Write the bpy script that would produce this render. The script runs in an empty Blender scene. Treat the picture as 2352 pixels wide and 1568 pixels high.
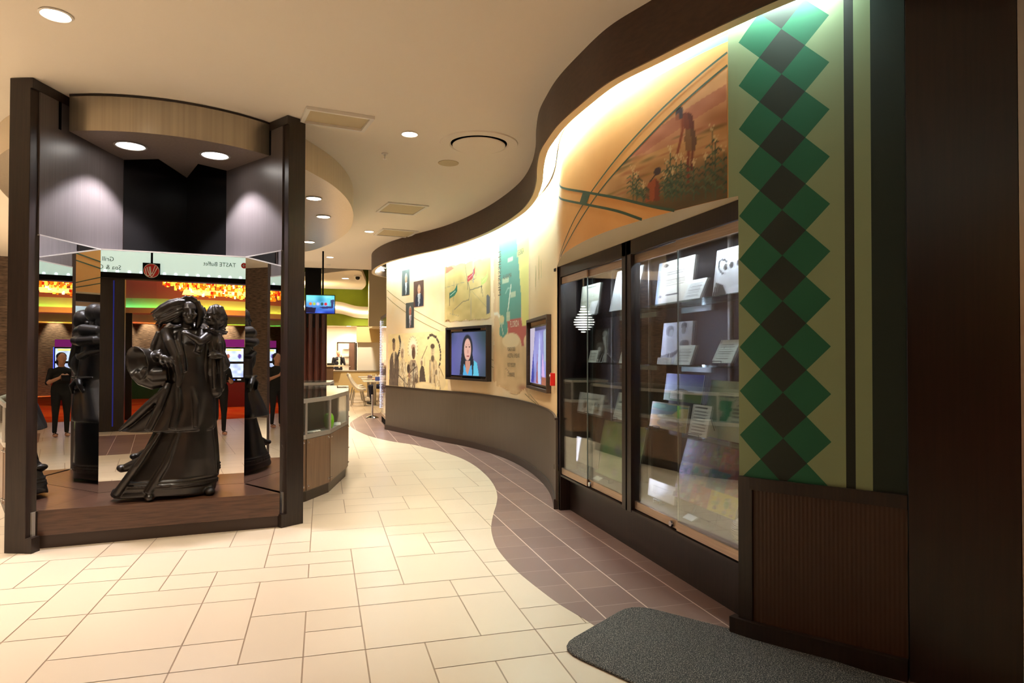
import bpy, bmesh, math, random
import numpy as np
from mathutils import Vector, Matrix
# ------------------------------------------------------------------ camera, world, exposure
SC = bpy.context.scene
COL = SC.collection
cam = bpy.data.cameras.new('camera'); camo = bpy.data.objects.new('camera', cam); COL.objects.link(camo)
YAW, TILT, ROLL = 0.280671, 0.0146844, 0.0016343
cam.sensor_fit = 'HORIZONTAL'; cam.sensor_width = 36.0; cam.lens = 1509.47 * 36 / 2352
cam.shift_y = (793.95 - 784.0) / 2352.0
cam.clip_start = 0.05; cam.clip_end = 200
_F = Vector((math.sin(YAW) * math.cos(TILT), math.cos(YAW) * math.cos(TILT), math.sin(TILT)))
_R0 = Vector((math.cos(YAW), -math.sin(YAW), 0)); _U0 = _R0.cross(_F)
_R = _R0 * math.cos(ROLL) + _U0 * math.sin(ROLL); _U = _U0 * math.cos(ROLL) - _R0 * math.sin(ROLL)
camo.matrix_world = Matrix(((_R.x, _U.x, -_F.x, 0), (_R.y, _U.y, -_F.y, 0), (_R.z, _U.z, -_F.z, 1.52), (0, 0, 0, 1)))
SC.camera = camo
w = bpy.data.worlds.new('world'); SC.world = w; w.use_nodes = True
w.node_tree.nodes['Background'].inputs[0].default_value = (0.9, 0.75, 0.6, 1)
w.node_tree.nodes['Background'].inputs[1].default_value = 0.02
SC.view_settings.view_transform = 'Standard'; SC.view_settings.look = 'None'
SC.view_settings.gamma = 1; SC.view_settings.use_curve_mapping = False
SC.view_settings.exposure = 0.16
cy = SC.cycles
cy.use_denoising = True; cy.max_bounces = 9; cy.diffuse_bounces = 4; cy.glossy_bounces = 5
cy.transmission_bounces = 8; cy.transparent_max_bounces = 16; cy.sample_clamp_indirect = 6.0
cy.caustics_reflective = False; cy.caustics_refractive = False; cy.blur_glossy = 0.5
ZC = 3.66
PI = math.pi
# ------------------------------------------------------------------ colour + materials
def lin(c):
    c = np.asarray(c, float) / 255.0
    return np.where(c <= 0.04045, c / 12.92, ((c + 0.055) / 1.055) ** 2.4)
def hexc(h): return tuple(int(h[i:i + 2], 16) for i in (0, 2, 4))
def rgba(c):
    if isinstance(c, str): c = hexc(c)
    l = lin(c); return (float(l[0]), float(l[1]), float(l[2]), 1.0)
def mat(name, c, rough=0.5, metal=0.0, spec=0.5, emit=0.0, ec=None, aniso=0.0):
    m = bpy.data.materials.new(name); m.use_nodes = True
    b = m.node_tree.nodes['Principled BSDF']
    b.inputs['Base Color'].default_value = rgba(c); b.inputs['Roughness'].default_value = rough
    b.inputs['Metallic'].default_value = metal; b.inputs['Specular IOR Level'].default_value = spec
    if emit:
        b.inputs['Emission Color'].default_value = rgba(ec or c); b.inputs['Emission Strength'].default_value = emit
    m.diffuse_color = rgba(c)
    return m
def nd(m, t, **kw):
    n = m.node_tree.nodes.new(t)
    for k, v in kw.items(): setattr(n, k, v)
    return n
def lk(m, a, b): m.node_tree.links.new(a, b)
def bsdf(m): return m.node_tree.nodes['Principled BSDF']
def noisy(m, scale=(1, 1, 1), amount=0.25, detail=4, c2=None, bump=0.0, coord='Object', nscale=5.0):
    """mix the base colour towards a darker/other tone along a stretched noise (grain)"""
    b = bsdf(m); base = tuple(b.inputs['Base Color'].default_value)
    tc = nd(m, 'ShaderNodeTexCoord'); mp = nd(m, 'ShaderNodeMapping'); mp.inputs['Scale'].default_value = scale
    nz = nd(m, 'ShaderNodeTexNoise'); nz.inputs['Scale'].default_value = nscale; nz.inputs['Detail'].default_value = detail
    lk(m, tc.outputs[coord], mp.inputs[0]); lk(m, mp.outputs[0], nz.inputs['Vector'])
    mr = nd(m, 'ShaderNodeMapRange'); mr.inputs[1].default_value = 0.3; mr.inputs[2].default_value = 0.7
    lk(m, nz.outputs['Fac'], mr.inputs[0])
    mx = nd(m, 'ShaderNodeMix', data_type='RGBA')
    c2 = rgba(c2) if c2 is not None else tuple([x * (1 - amount) for x in base[:3]] + [1])
    mx.inputs[6].default_value = base; mx.inputs[7].default_value = c2
    lk(m, mr.outputs[0], mx.inputs[0]); lk(m, mx.outputs[2], b.inputs['Base Color'])
    if bump:
        bp = nd(m, 'ShaderNodeBump'); bp.inputs['Strength'].default_value = bump; bp.inputs['Distance'].default_value = 0.01
        lk(m, nz.outputs['Fac'], bp.inputs['Height']); lk(m, bp.outputs[0], b.inputs['Normal'])
    return m
M = {}
M['ceil'] = mat('painted_plaster', (250, 241, 226), .9, spec=.1)
M['plaster'] = mat('cream_plaster', (236, 220, 186), .85, spec=.1)
M['wood'] = noisy(mat('dark_walnut', (45, 32, 26), .36, spec=.45), (14, 14, .7), c2=(30, 21, 17))
M['woodh'] = noisy(mat('walnut_plank', (96, 66, 50), .3, spec=.5), (.6, 9, 14), c2=(66, 44, 33))
M['redwood'] = noisy(mat('red_wood', (74, 34, 22), .35, spec=.4), (16, 16, .5), c2=(42, 18, 12))
M['fascia'] = noisy(mat('fascia_wood', (72, 51, 38), .45, spec=.3), (3, 3, 9), c2=(60, 42, 31))
M['lam'] = noisy(mat('grey_brown_laminate', (92, 85, 84), .36, spec=.5), (26, 26, .3), c2=(80, 73, 72))
M['wain'] = noisy(mat('taupe_laminate', (92, 79, 66), .4, spec=.4), (22, 22, .5), c2=(82, 69, 57))
M['wainr'] = mat('ribbed_brown', (64, 42, 30), .45, spec=.35)
M['base'] = mat('base_trim', (58, 44, 36), .4, spec=.4)
M['black'] = mat('black_void', (10, 9, 9), .8, spec=.1)
M['blackgloss'] = mat('black_gloss', (14, 13, 13), .25)
M['steel'] = noisy(mat('brushed_steel', (205, 180, 156), .36, metal=.85), (2, .6, 30), c2=(185, 160, 138))
M['chrome'] = mat('chrome', (210, 210, 212), .12, metal=1)
M['alu'] = mat('satin_aluminium', (196, 190, 182), .35, metal=.6)
M['drum'] = noisy(mat('brushed_bronze_metal', (216, 202, 180), .3, metal=.85), (16, 16, .1), c2=(202, 188, 166))
M['mirror'] = mat('mirror_glass', (242, 244, 244), .0, metal=1)
M['white'] = mat('white_plastic', (236, 232, 224), .35)
M['grille'] = mat('grille_beige', (196, 180, 146), .8)
M['frosted'] = mat('frosted_edge', (150, 168, 166), .25)
M['red'] = mat('red_plastic', (200, 22, 20), .35)
M['greenglass'] = mat('green_ceramic', (104, 168, 34), .2)
M['rubber'] = mat('black_rubber', (22, 21, 21), .6)
M['lime'] = noisy(mat('lime_paint', (140, 160, 24), .7), (1, 1, 1), c2=(128, 146, 20), nscale=2)
M['bronze'] = noisy(mat('bronze_patina', (40, 34, 30), .31, metal=.3, spec=.65), (1, 1, 1), c2=(27, 22, 20), nscale=9, bump=.1)
def glow(name, c, s):
    m = bpy.data.materials.new(name); m.use_nodes = True; t = m.node_tree
    t.nodes.remove(t.nodes['Principled BSDF']); e = t.nodes.new('ShaderNodeEmission')
    e.inputs[0].default_value = rgba(c); e.inputs[1].default_value = s
    t.links.new(e.outputs[0], t.nodes['Material Output'].inputs[0]); return m
def glass(name, tint=(235, 245, 242), boost=1.0):
    m = bpy.data.materials.new(name); m.use_nodes = True; t = m.node_tree
    t.nodes.remove(t.nodes['Principled BSDF'])
    tr = t.nodes.new('ShaderNodeBsdfTransparent'); tr.inputs[0].default_value = rgba(tint)
    gl = t.nodes.new('ShaderNodeBsdfGlossy'); gl.inputs[0].default_value = (1, 1, 1, 1); gl.inputs[1].default_value = 0.0
    fr = t.nodes.new('ShaderNodeFresnel'); fr.inputs[0].default_value = 1.5
    mu = t.nodes.new('ShaderNodeMath'); mu.operation = 'MULTIPLY'; mu.inputs[1].default_value = boost
    mx = t.nodes.new('ShaderNodeMixShader'); t.links.new(fr.outputs[0], mu.inputs[0])
    t.links.new(mu.outputs[0], mx.inputs[0]); t.links.new(tr.outputs[0], mx.inputs[1]); t.links.new(gl.outputs[0], mx.inputs[2])
    t.links.new(mx.outputs[0], t.nodes['Material Output'].inputs[0]); return m
M['glass'] = glass('clear_glass', (248, 251, 250), .6)
M['shelfglass'] = glass('shelf_glass', (232, 243, 240), .7)
M['lens'] = glow('lamp_lens', (255, 238, 214), 14)
M['lensw'] = glow('lamp_lens_cool', (255, 248, 240), 16)
M['cove'] = glow('cove_tube', (228, 255, 248), 125)
M['led'] = glow('led_diode', (190, 196, 255), 14)
def colmat(name, rough=.55, emit=0.0, spec=.3):
    m = bpy.data.materials.new(name); m.use_nodes = True; b = bsdf(m)
    a = nd(m, 'ShaderNodeVertexColor', layer_name='Col')
    b.inputs['Roughness'].default_value = rough; b.inputs['Specular IOR Level'].default_value = spec
    if emit:
        b.inputs['Base Color'].default_value = (.01, .01, .01, 1)
        lk(m, a.outputs[0], b.inputs['Emission Color']); b.inputs['Emission Strength'].default_value = emit
    else: lk(m, a.outputs[0], b.inputs['Base Color'])
    return m
M['print'] = colmat('printed_picture'); M['screen'] = colmat('lit_screen', .2, 1.0)
M['gprint'] = colmat('glossy_print', .3)
# ------------------------------------------------------------------ mesh helpers
def wloc(p):
    v = Vector((0, 0, 0))
    while p is not None: v = v + p.location; p = p.parent
    return v
class MB:
    def __init__(s): s.v = []; s.f = []
    def add(s, vs, fs):
        o = len(s.v); s.v += [tuple(map(float, q)) for q in vs]; s.f += [tuple(i + o for i in f) for f in fs]; return s
    def box(s, x0, x1, y0, y1, z0, z1):
        v = [(x, y, z) for z in (z0, z1) for y in (y0, y1) for x in (x0, x1)]
        return s.add(v, [(0, 2, 3, 1), (4, 5, 7, 6), (0, 1, 5, 4), (2, 6, 7, 3), (0, 4, 6, 2), (1, 3, 7, 5)])
    def obox(s, o, ax, ay, az):
        """box from corner o along three vectors"""
        o, ax, ay, az = map(Vector, (o, ax, ay, az))
        v = [o + ax * i + ay * j + az * k for k in (0, 1) for j in (0, 1) for i in (0, 1)]
        f = [(0, 2, 3, 1), (4, 5, 7, 6), (0, 1, 5, 4), (2, 6, 7, 3), (0, 4, 6, 2), (1, 3, 7, 5)]
        if ax.cross(ay).dot(az) < 0: f = [tuple(reversed(q)) for q in f]
        return s.add(v, f)
    def prism(s, poly, z0, z1, cap=True):
        n = len(poly)
        ar = sum(poly[i][0] * poly[(i + 1) % n][1] - poly[(i + 1) % n][0] * poly[i][1] for i in range(n))
        if ar < 0: poly = poly[::-1]
        v = [(p[0], p[1], z0) for p in poly] + [(p[0], p[1], z1) for p in poly]
        f = [(i, (i + 1) % n, n + (i + 1) % n, n + i) for i in range(n)]
        if cap: f += [tuple(range(n - 1, -1, -1)), tuple(range(n, 2 * n))]
        return s.add(v, f)
    def tube(s, pts, r, n=8, cap=True, closed=False):
        pts = [Vector(p) for p in pts]; m = len(pts); rs = r if hasattr(r, '__len__') else [r] * m
        rings = []; prev = None
        for i, p in enumerate(pts):
            if closed: t = pts[(i + 1) % m] - pts[i - 1]
            else: t = pts[min(i + 1, m - 1)] - pts[max(i - 1, 0)]
            t.normalize()
            if prev is None:
                a = Vector((0, 0, 1)) if abs(t.z) < .9 else Vector((1, 0, 0)); x = t.cross(a).normalized()
            else: x = (prev - t * prev.dot(t)).normalized()
            y = t.cross(x); prev = x
            rings.append([p + (x * math.cos(2 * PI * k / n) + y * math.sin(2 * PI * k / n)) * rs[i] for k in range(n)])
        v = [q for R in rings for q in R]; f = []
        for i in range(m if closed else m - 1):
            j = (i + 1) % m
            f += [(i * n + k, i * n + (k + 1) % n, j * n + (k + 1) % n, j * n + k) for k in range(n)]
        if cap and not closed: f += [tuple(range(n - 1, -1, -1)), tuple((m - 1) * n + k for k in range(n))]
        return s.add(v, f)
    def lathe(s, prof, c=(0, 0, 0), n=32):
        """prof: list of (r,z); closed automatically at r=0"""
        v = []; f = []
        for r, z in prof: v += [(c[0] + r * math.cos(2 * PI * k / n), c[1] + r * math.sin(2 * PI * k / n), c[2] + z) for k in range(n)]
        for i in range(len(prof) - 1):
            f += [(i * n + k, i * n + (k + 1) % n, (i + 1) * n + (k + 1) % n, (i + 1) * n + k) for k in range(n)]
        f += [tuple(range(n - 1, -1, -1)), tuple((len(prof) - 1) * n + k for k in range(n))]
        return s.add(v, f)
    def loft(s, rings):
        n = len(rings[0]); v = [q for R in rings for q in R]; f = []
        for i in range(len(rings) - 1):
            f += [(i * n + k, i * n + (k + 1) % n, (i + 1) * n + (k + 1) % n, (i + 1) * n + k) for k in range(n)]
        f += [tuple(range(n - 1, -1, -1)), tuple((len(rings) - 1) * n + k for k in range(n))]
        return s.add(v, f)
    def sphere(s, c, r, n=12, m=8):
        r = r if hasattr(r, '__len__') else (r, r, r)
        rings = []
        for i in range(1, m):
            a = -PI / 2 + PI * i / m
            rings.append([(c[0] + r[0] * math.cos(a) * math.cos(2 * PI * k / n), c[1] + r[1] * math.cos(a) * math.sin(2 * PI * k / n), c[2] + r[2] * math.sin(a)) for k in range(n)])
        return s.loft(rings)
    def build(s, name, m, parent=None, smooth=False, bevel=0.0, world=True):
        me = bpy.data.meshes.new(name); me.from_pydata(s.v, [], s.f); me.validate(); 
        if parent is not None and world:
            me.transform(Matrix.Translation(-wloc(parent)))
        me.materials.append(m if not isinstance(m, str) else M[m])
        o = bpy.data.objects.new(name, me); COL.objects.link(o)
        if parent is not None: o.parent = parent
        if smooth:
            me.polygons.foreach_set('use_smooth', [True] * len(me.polygons))
            md = o.modifiers.new('es', 'EDGE_SPLIT'); md.split_angle = math.radians(smooth if smooth is not True else 40)
        if bevel:
            md = o.modifiers.new('bv', 'BEVEL'); md.width = bevel; md.segments = 2; md.limit_method = 'ANGLE'
        return o
def thing(name, label, cat, loc=(0, 0, 0), group=None):
    o = bpy.data.objects.new(name, None); COL.objects.link(o); o.location = loc; o.empty_display_size = .1
    o['label'] = label; o['category'] = cat
    if group: o['group'] = group
    return o
def tag(o, label, cat, group=None):
    o['label'] = label; o['category'] = cat
    if group: o['group'] = group
    return o
def struct(o): o['kind'] = 'structure'; return o
def origin(o, p):
    """move a mesh object's origin to world point p"""
    p = Vector(p); o.data.transform(Matrix.Translation(-p)); o.location = p; return o
# ------------------------------------------------------------------ painting small pictures as vertex colours
class Cv:
    def __init__(s, w, h, bg=(255, 255, 255), asp=None):
        s.w, s.h = w, h; s.a = np.zeros((h + 1, w + 1, 3)) + np.array(bg, float)
        s.X, s.Y = np.meshgrid(np.linspace(0, 1, w + 1), np.linspace(0, 1, h + 1)); s.asp = asp or w / h
        s.rng = np.random.RandomState(w * 7 + h)
    def put(s, m, c, al=1.0):
        m = (np.asarray(m, float) * al)[..., None]; s.a = s.a * (1 - m) + np.array(c, float) * m; return s
    def rect(s, x0, y0, x1, y1, c, al=1): return s.put((s.X >= x0) & (s.X <= x1) & (s.Y >= y0) & (s.Y <= y1), c, al)
    def ell(s, cx, cy, rx, ry, c, al=1, soft=0.12, rot=0):
        dx = (s.X - cx) * s.asp; dy = s.Y - cy; ca, sa = math.cos(rot), math.sin(rot)
        d = np.hypot((dx * ca + dy * sa) / (rx * s.asp), (dy * ca - dx * sa) / ry)
        return s.put(np.clip((1 - d) / max(soft, 1e-3), 0, 1), c, al)
    def poly(s, P, c, al=1):
        ins = np.zeros(s.X.shape, bool); n = len(P)
        for i in range(n):
            x0, y0 = P[i]; x1, y1 = P[(i + 1) % n]
            if y0 == y1: continue
            k = ((s.Y > y0) != (s.Y > y1)) & (s.X < (x1 - x0) * (s.Y - y0) / (y1 - y0) + x0); ins ^= k
        return s.put(ins, c, al)
    def line(s, P, wd, c, al=1, soft=.6):
        best = np.full(s.X.shape, 9.0)
        for (x0, y0), (x1, y1) in zip(P[:-1], P[1:]):
            ax, ay = (x1 - x0) * s.asp, y1 - y0; L = ax * ax + ay * ay + 1e-12
            t = np.clip(((s.X - x0) * s.asp * ax + (s.Y - y0) * ay) / L, 0, 1)
            best = np.minimum(best, np.hypot((s.X - x0) * s.asp - t * ax, s.Y - y0 - t * ay))
        return s.put(np.clip((wd / 2 - best) / (wd / 2 * soft) , 0, 1), c, al)
    def rows(s, x0, y0, x1, y1, n, c=(90, 90, 90), al=.6, short=.8):
        for i in range(n):
            y = y1 - (y1 - y0) * (i + .5) / n; xe = x1 - (x1 - x0) * s.rng.rand() * (1 - short)
            s.rect(x0, y - .32 * (y1 - y0) / n, xe, y + .18 * (y1 - y0) / n, c, al)
        return s
    def noise(s, amp, k=6, seed=0):
        r = np.random.RandomState(seed + 3)
        g = r.rand(k + 2, k + 2) - .5
        x = s.X * k; y = s.Y * k; i = x.astype(int); j = y.astype(int); fx = x - i; fy = y - j
        fx = fx * fx * (3 - 2 * fx); fy = fy * fy * (3 - 2 * fy)
        v = (g[j, i] * (1 - fx) + g[j, i + 1] * fx) * (1 - fy) + (g[j + 1, i] * (1 - fx) + g[j + 1, i + 1] * fx) * fy
        s.a = s.a + (v * amp)[..., None]; return s
    def vgrad(s, c0, c1, y0=0, y1=1):
        t = np.clip((s.Y - y0) / (y1 - y0), 0, 1)[..., None]; m = ((s.Y >= y0) & (s.Y <= y1))[..., None]
        s.a = np.where(m, np.array(c0, float) * (1 - t) + np.array(c1, float) * t, s.a); return s
    def grid(s, fn):
        vs = [fn(x, y) for x, y in zip(s.X.ravel(), s.Y.ravel())]; W = s.w + 1
        fs = [(j * W + i, j * W + i + 1, (j + 1) * W + i + 1, (j + 1) * W + i) for j in range(s.h) for i in range(s.w)]
        return vs, fs, s.a.reshape(-1, 3)
def put_cols(me, cols):
    at = me.color_attributes.new('Col', 'FLOAT_COLOR', 'POINT')
    c = np.ones((len(me.vertices), 4)); c[:, :3] = lin(np.clip(cols, 0, 255)); at.data.foreach_set('color', c.ravel())
def picture(name, cv, fn, m='print', parent=None, mask=None):
    vs, fs, cols = cv.grid(fn); mb = MB()
    if mask is not None: fs = [f for f in fs if all(mask[i] for i in f)]
    mb.v = [tuple(map(float, q)) for q in vs]; mb.f = fs
    me = bpy.data.meshes.new(name); me.from_pydata(mb.v, [], mb.f)
    if parent is not None: me.transform(Matrix.Translation(-wloc(parent)))
    put_cols(me, cols); me.materials.append(M[m]); o = bpy.data.objects.new(name, me); COL.objects.link(o)
    if parent is not None: o.parent = parent
    return o
def board(name, cv, p0, u, v, th, label, cat, m='gprint', edge=(225, 225, 220), group=None, parent=None):
    """a stiff printed card: front picture grid spanned by u (width) and v (height) from p0, th thick backwards"""
    p0, u, v = Vector(p0), Vector(u), Vector(v); n = u.cross(v).normalized()
    vs, fs, cols = cv.grid(lambda x, y: p0 + u * x + v * y)
    o = len(vs); q = [p0, p0 + u, p0 + u + v, p0 + v]; vs = vs + q + [a - n * th for a in q]
    fs = fs + [(o + 4, o + 7, o + 6, o + 5)] + [(o + (i + 1) % 4, o + i, o + 4 + i, o + 4 + (i + 1) % 4) for i in range(4)]
    cols = np.r_[cols, np.tile(np.array([edge], float), (8, 1))]
    me = bpy.data.meshes.new(name); me.from_pydata([tuple(a) for a in vs], [], fs)
    base = Vector(wloc(parent)) if parent is not None else (p0 + u * .5)
    me.transform(Matrix.Translation(-base)); put_cols(me, cols); me.materials.append(M[m])
    ob = bpy.data.objects.new(name, me); COL.objects.link(ob)
    if parent is not None: ob.parent = parent
    else: ob.location = base; tag(ob, label, cat, group)
    return ob
def text_mesh(txt, size=1.0):
    """returns verts(2d), faces of a text string, left aligned at 0, cap height about .7*size"""
    cu = bpy.data.curves.new('t', 'FONT'); cu.body = txt; cu.size = size; cu.resolution_u = 2
    ob = bpy.data.objects.new('t', cu); COL.objects.link(ob)
    dg = bpy.context.evaluated_depsgraph_get(); me = bpy.data.meshes.new_from_object(ob.evaluated_get(dg))
    vs = [(q.co.x, q.co.y) for q in me.vertices]; fs = [tuple(p.vertices) for p in me.polygons]
    bpy.data.objects.remove(ob); bpy.data.curves.remove(cu); bpy.data.meshes.remove(me)
    return vs, fs
def text_on(name, txt, size, fn, m, parent=None, sx=1.0, center=False):
    vs, fs = text_mesh(txt, size)
    off = (max(q[0] for q in vs) + min(q[0] for q in vs)) / 2 if center else 0
    return MB().add([fn((x - off) * sx, y) for x, y in vs], fs).build(name, m, parent)
def lamp(kind, loc, power, color=(255, 245, 226), size=.1, aim=None, angle=110, blend=.7, sy=None, parent=None, spread=None):
    l = bpy.data.lights.new('lamp_light', kind); l.energy = power; l.color = rgba(color)[:3]
    if kind == 'SPOT': l.spot_size = math.radians(angle); l.spot_blend = blend; l.shadow_soft_size = size
    elif kind == 'AREA':
        l.size = size
        if sy: l.shape = 'RECTANGLE'; l.size_y = sy
        if spread: l.spread = math.radians(spread)
    else: l.shadow_soft_size = size
    o = bpy.data.objects.new('lamp_light', l); COL.objects.link(o)
    d = Vector(aim if aim else (0, 0, -1)); q = d.to_track_quat('-Z', 'Y')
    o.rotation_euler = q.to_euler(); o.location = Vector(loc) - (wloc(parent) if parent is not None else Vector((0, 0, 0)))
    if parent is not None: o.parent = parent
    return o
# ------------------------------------------------------------------ plan curves
def spline(P, n=14):
    P = np.array(P, float); Q = np.r_[[2 * P[0] - P[1]], P, [2 * P[-1] - P[-2]]]; out = []
    for i in range(1, len(Q) - 2):
        p0, p1, p2, p3 = Q[i - 1:i + 3]
        t0 = 0; t1 = t0 + np.linalg.norm(p1 - p0) ** .5; t2 = t1 + np.linalg.norm(p2 - p1) ** .5; t3 = t2 + np.linalg.norm(p3 - p2) ** .5
        for t in np.linspace(t1, t2, n, endpoint=False):
            A1 = (t1 - t) / (t1 - t0) * p0 + (t - t0) / (t1 - t0) * p1; A2 = (t2 - t) / (t2 - t1) * p1 + (t - t1) / (t2 - t1) * p2; A3 = (t3 - t) / (t3 - t2) * p2 + (t - t2) / (t3 - t2) * p3
            B1 = (t2 - t) / (t2 - t0) * A1 + (t - t0) / (t2 - t0) * A2; B2 = (t3 - t) / (t3 - t1) * A2 + (t - t1) / (t3 - t1) * A3
            out.append((t2 - t) / (t2 - t1) * B1 + (t - t1) / (t2 - t1) * B2)
    out.append(P[-1]); return np.array(out)
WALL = spline([(2.66, 2.475), (2.43, 2.79), (2.21, 3.11), (2.075, 3.51), (1.99, 3.90), (1.935, 4.35), (1.945, 4.85), (2.03, 5.45), (2.20, 6.03), (2.38, 6.61), (2.515, 7.194), (2.635, 8.134), (2.65, 8.978), (2.575, 9.764), (2.37, 10.663), (1.96, 11.708), (1.26, 13.72)], 40)
WS = np.r_[0, np.cumsum(np.linalg.norm(np.diff(WALL, axis=0), axis=1))]
SLEN = float(WS[-1])
_T = np.gradient(WALL, axis=0); _T /= np.linalg.norm(_T, axis=1)[:, None]
def wpos(s, off=0.0):
    x = np.interp(s, WS, WALL[:, 0]); y = np.interp(s, WS, WALL[:, 1])
    tx = np.interp(s, WS, _T[:, 0]); ty = np.interp(s, WS, _T[:, 1])
    return (float(x - ty * off), float(y + tx * off))      # off>0: into the corridor
def wall_pt(s, z, off=0.0):
    x, y = wpos(s, off); return (x, y, z)
def wall_strip(mb, s0, s1, z0, z1, off=0.0, step=.06, back=None):
    n = max(2, int((s1 - s0) / step) + 1); S = np.linspace(s0, s1, n)
    if back is None:
        v = [wall_pt(s, z, off) for s in S for z in (z0, z1)]
        return mb.add(v, [(2 * i, 2 * i + 1, 2 * i + 3, 2 * i + 2) for i in range(n - 1)])
    rings = [[wall_pt(s, z0, off), wall_pt(s, z1, off), wall_pt(s, z1, back), wall_pt(s, z0, back)] for s in S]
    return mb.loft(rings)
# ================================================================== SETTING
# ---- floor: modular beige tiles, every tile a raised face over a grout plane
TX, TY, PX, PY = 0.2216, 3.188, 0.307, 0.306
seen = [(-7,6,-6,8),(-6,6,-5,7),(-6,7,-5,8),(-5,6,-4,8),(-5,5,-4,6),(-4,5,-3,6),(-5,4,-3,5),(-3,4,-2,5),(-5,2,-3,4),(-6,3,-5,4),(-3,1,-2,2),(-3,2,-2,4),(-5,1,-3,2),(-2,1,-1,3),(-3,5,-1,6),(0,1,2,3),(2,1,3,3),(0,3,2,4),(2,3,3,4),(-1,2,0,3),(-1,1,0,2),(1,0,3,1),(0,4,1,5),(1,4,3,6),(-2,3,0,5),(-1,5,0,6),(-2,6,0,7),(-2,7,-1,8),(1,8,3,9),(1,6,2,8),(2,6,3,7),(2,7,3,8),(3,5,4,6),(3,4,4,5),(3,2,4,4),(3,1,4,2),(-4,6,-2,8),(-1,7,1,9),(0,5,1,7)]
def build_floor():
    X0, X1, Y0, Y1 = -30, 13, -60, 96
    occ = set(); rects = []
    def put(r):
        for i in range(r[0], r[2]):
            for j in range(r[1], r[3]): occ.add((i, j))
        rects.append(r)
    for r in seen: put(r)
    rng = random.Random(11)
    for j in range(Y0, Y1):
        for i in range(X0, X1):
            if (i, j) in occ: continue
            opts = [(2, 2), (2, 1), (1, 2), (1, 1), (2, 1)]; rng.shuffle(opts); opts.sort(key=lambda q: -q[0] * q[1] * rng.random())
            for a, b in opts + [(1, 1)]:
                if all((i + p, j + q) not in occ for p in range(a) for q in range(b)): put((i, j, i + a, j + b)); break
    vs, fs, cols = [], [], []; g = .0038
    for (a, b, c, d) in rects:
        x0, x1, y0, y1 = TX + a * PX + g, TX + c * PX - g, TY + b * PY + g, TY + d * PY - g
        o = len(vs); vs += [(x0, y0, 0), (x1, y0, 0), (x1, y1, 0), (x0, y1, 0)]; fs.append((o, o + 1, o + 2, o + 3))
        t = rng.random(); k = np.array((214, 196, 172)) + np.array((6, 6, 6)) * (t - .5); cols += [k] * 4
    o = len(vs); vs += [(TX + X0 * PX, TY + Y0 * PY, -.0015), (TX + X1 * PX, TY + Y0 * PY, -.0015), (TX + X1 * PX, TY + Y1 * PY, -.0015), (TX + X0 * PX, TY + Y1 * PY, -.0015)]
    fs.append((o, o + 1, o + 2, o + 3)); cols += [np.array((150, 126, 102))] * 4
    me = bpy.data.meshes.new('floor'); me.from_pydata(vs, [], fs); put_cols(me, np.array(cols)); me.materials.append(M['tile'])
    ob = bpy.data.objects.new('floor', me); COL.objects.link(ob); return struct(ob)
M['tile'] = colmat('beige_tile', .3, spec=.45)
floor = build_floor()
# brown border strip along the wall
def brown_mat():
    m = mat('brown_tile', (126, 100, 93), .33, spec=.5); b = bsdf(m)
    tc = nd(m, 'ShaderNodeTexCoord'); sp = nd(m, 'ShaderNodeSeparateXYZ'); lk(m, tc.outputs['Object'], sp.inputs[0])
    def math_(op, a, b_=None):
        n = nd(m, 'ShaderNodeMath', operation=op)
        for i, q in enumerate((a, b_)):
            if q is None: continue
            if isinstance(q, (int, float)): n.inputs[i].default_value = q
            else: lk(m, q, n.inputs[i])
        return n.outputs[0]
    u = math_('DIVIDE', math_('SUBTRACT', sp.outputs[0], 1.583), .309); col = math_('FLOOR', u); fx = math_('FRACT', u)
    du = math_('ABSOLUTE', math_('SUBTRACT', fx, .5))
    v = math_('DIVIDE', math_('ADD', sp.outputs[1], math_('MULTIPLY', col, .107)), .3085); fy = math_('FRACT', v); dv = math_('ABSOLUTE', math_('SUBTRACT', fy, .5))
    gx = math_('GREATER_THAN', du, .487); gy = math_('MULTIPLY', math_('GREATER_THAN', dv, .492), .45)
    gr = math_('MAXIMUM', gx, gy)
    wn = nd(m, 'ShaderNodeTexWhiteNoise', noise_dimensions='2D'); cb = nd(m, 'ShaderNodeCombineXYZ')
    lk(m, col, cb.inputs[0]); lk(m, math_('FLOOR', v), cb.inputs[1]); lk(m, cb.outputs[0], wn.inputs['Vector'])
    mx = nd(m, 'ShaderNodeMix', data_type='RGBA'); mx.inputs[6].default_value = rgba((120, 94, 88)); mx.inputs[7].default_value = rgba((134, 107, 98))
    lk(m, wn.outputs['Value'], mx.inputs[0])
    m2 = nd(m, 'ShaderNodeMix', data_type='RGBA'); lk(m, gr, m2.inputs[0]); lk(m, mx.outputs[2], m2.inputs[6]); m2.inputs[7].default_value = rgba((214, 190, 178))
    lk(m, m2.outputs[2], b.inputs['Base Color']); return m
M['brown'] = brown_mat()
bc = spline([(1.62, 2.75), (1.52, 3.2), (1.468, 3.511), (1.40, 3.807), (1.364, 4.074), (1.329, 4.428), (1.321, 4.736), (1.334, 5.055), (1.382, 5.38), (1.445, 5.669), (1.589, 6.145), (1.714, 6.514), (1.832, 6.925), (1.927, 7.404), (2.005, 8.129), (2.017, 9.149), (1.909, 9.943), (1.49, 11.23), (1.169, 11.789), (.839, 12.732), (.607, 14.194), (.601, 15.161), (.878, 16.654), (1.1, 17.6)], 8)
poly = [tuple(p) for p in bc] + [(3.4, 17.6), (3.4, 2.0), (2.3, 2.0), (1.9, 2.2)]
MB().prism(poly, -.001, .0012).build('floor_border_and_shade', 'brown', floor)
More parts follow.
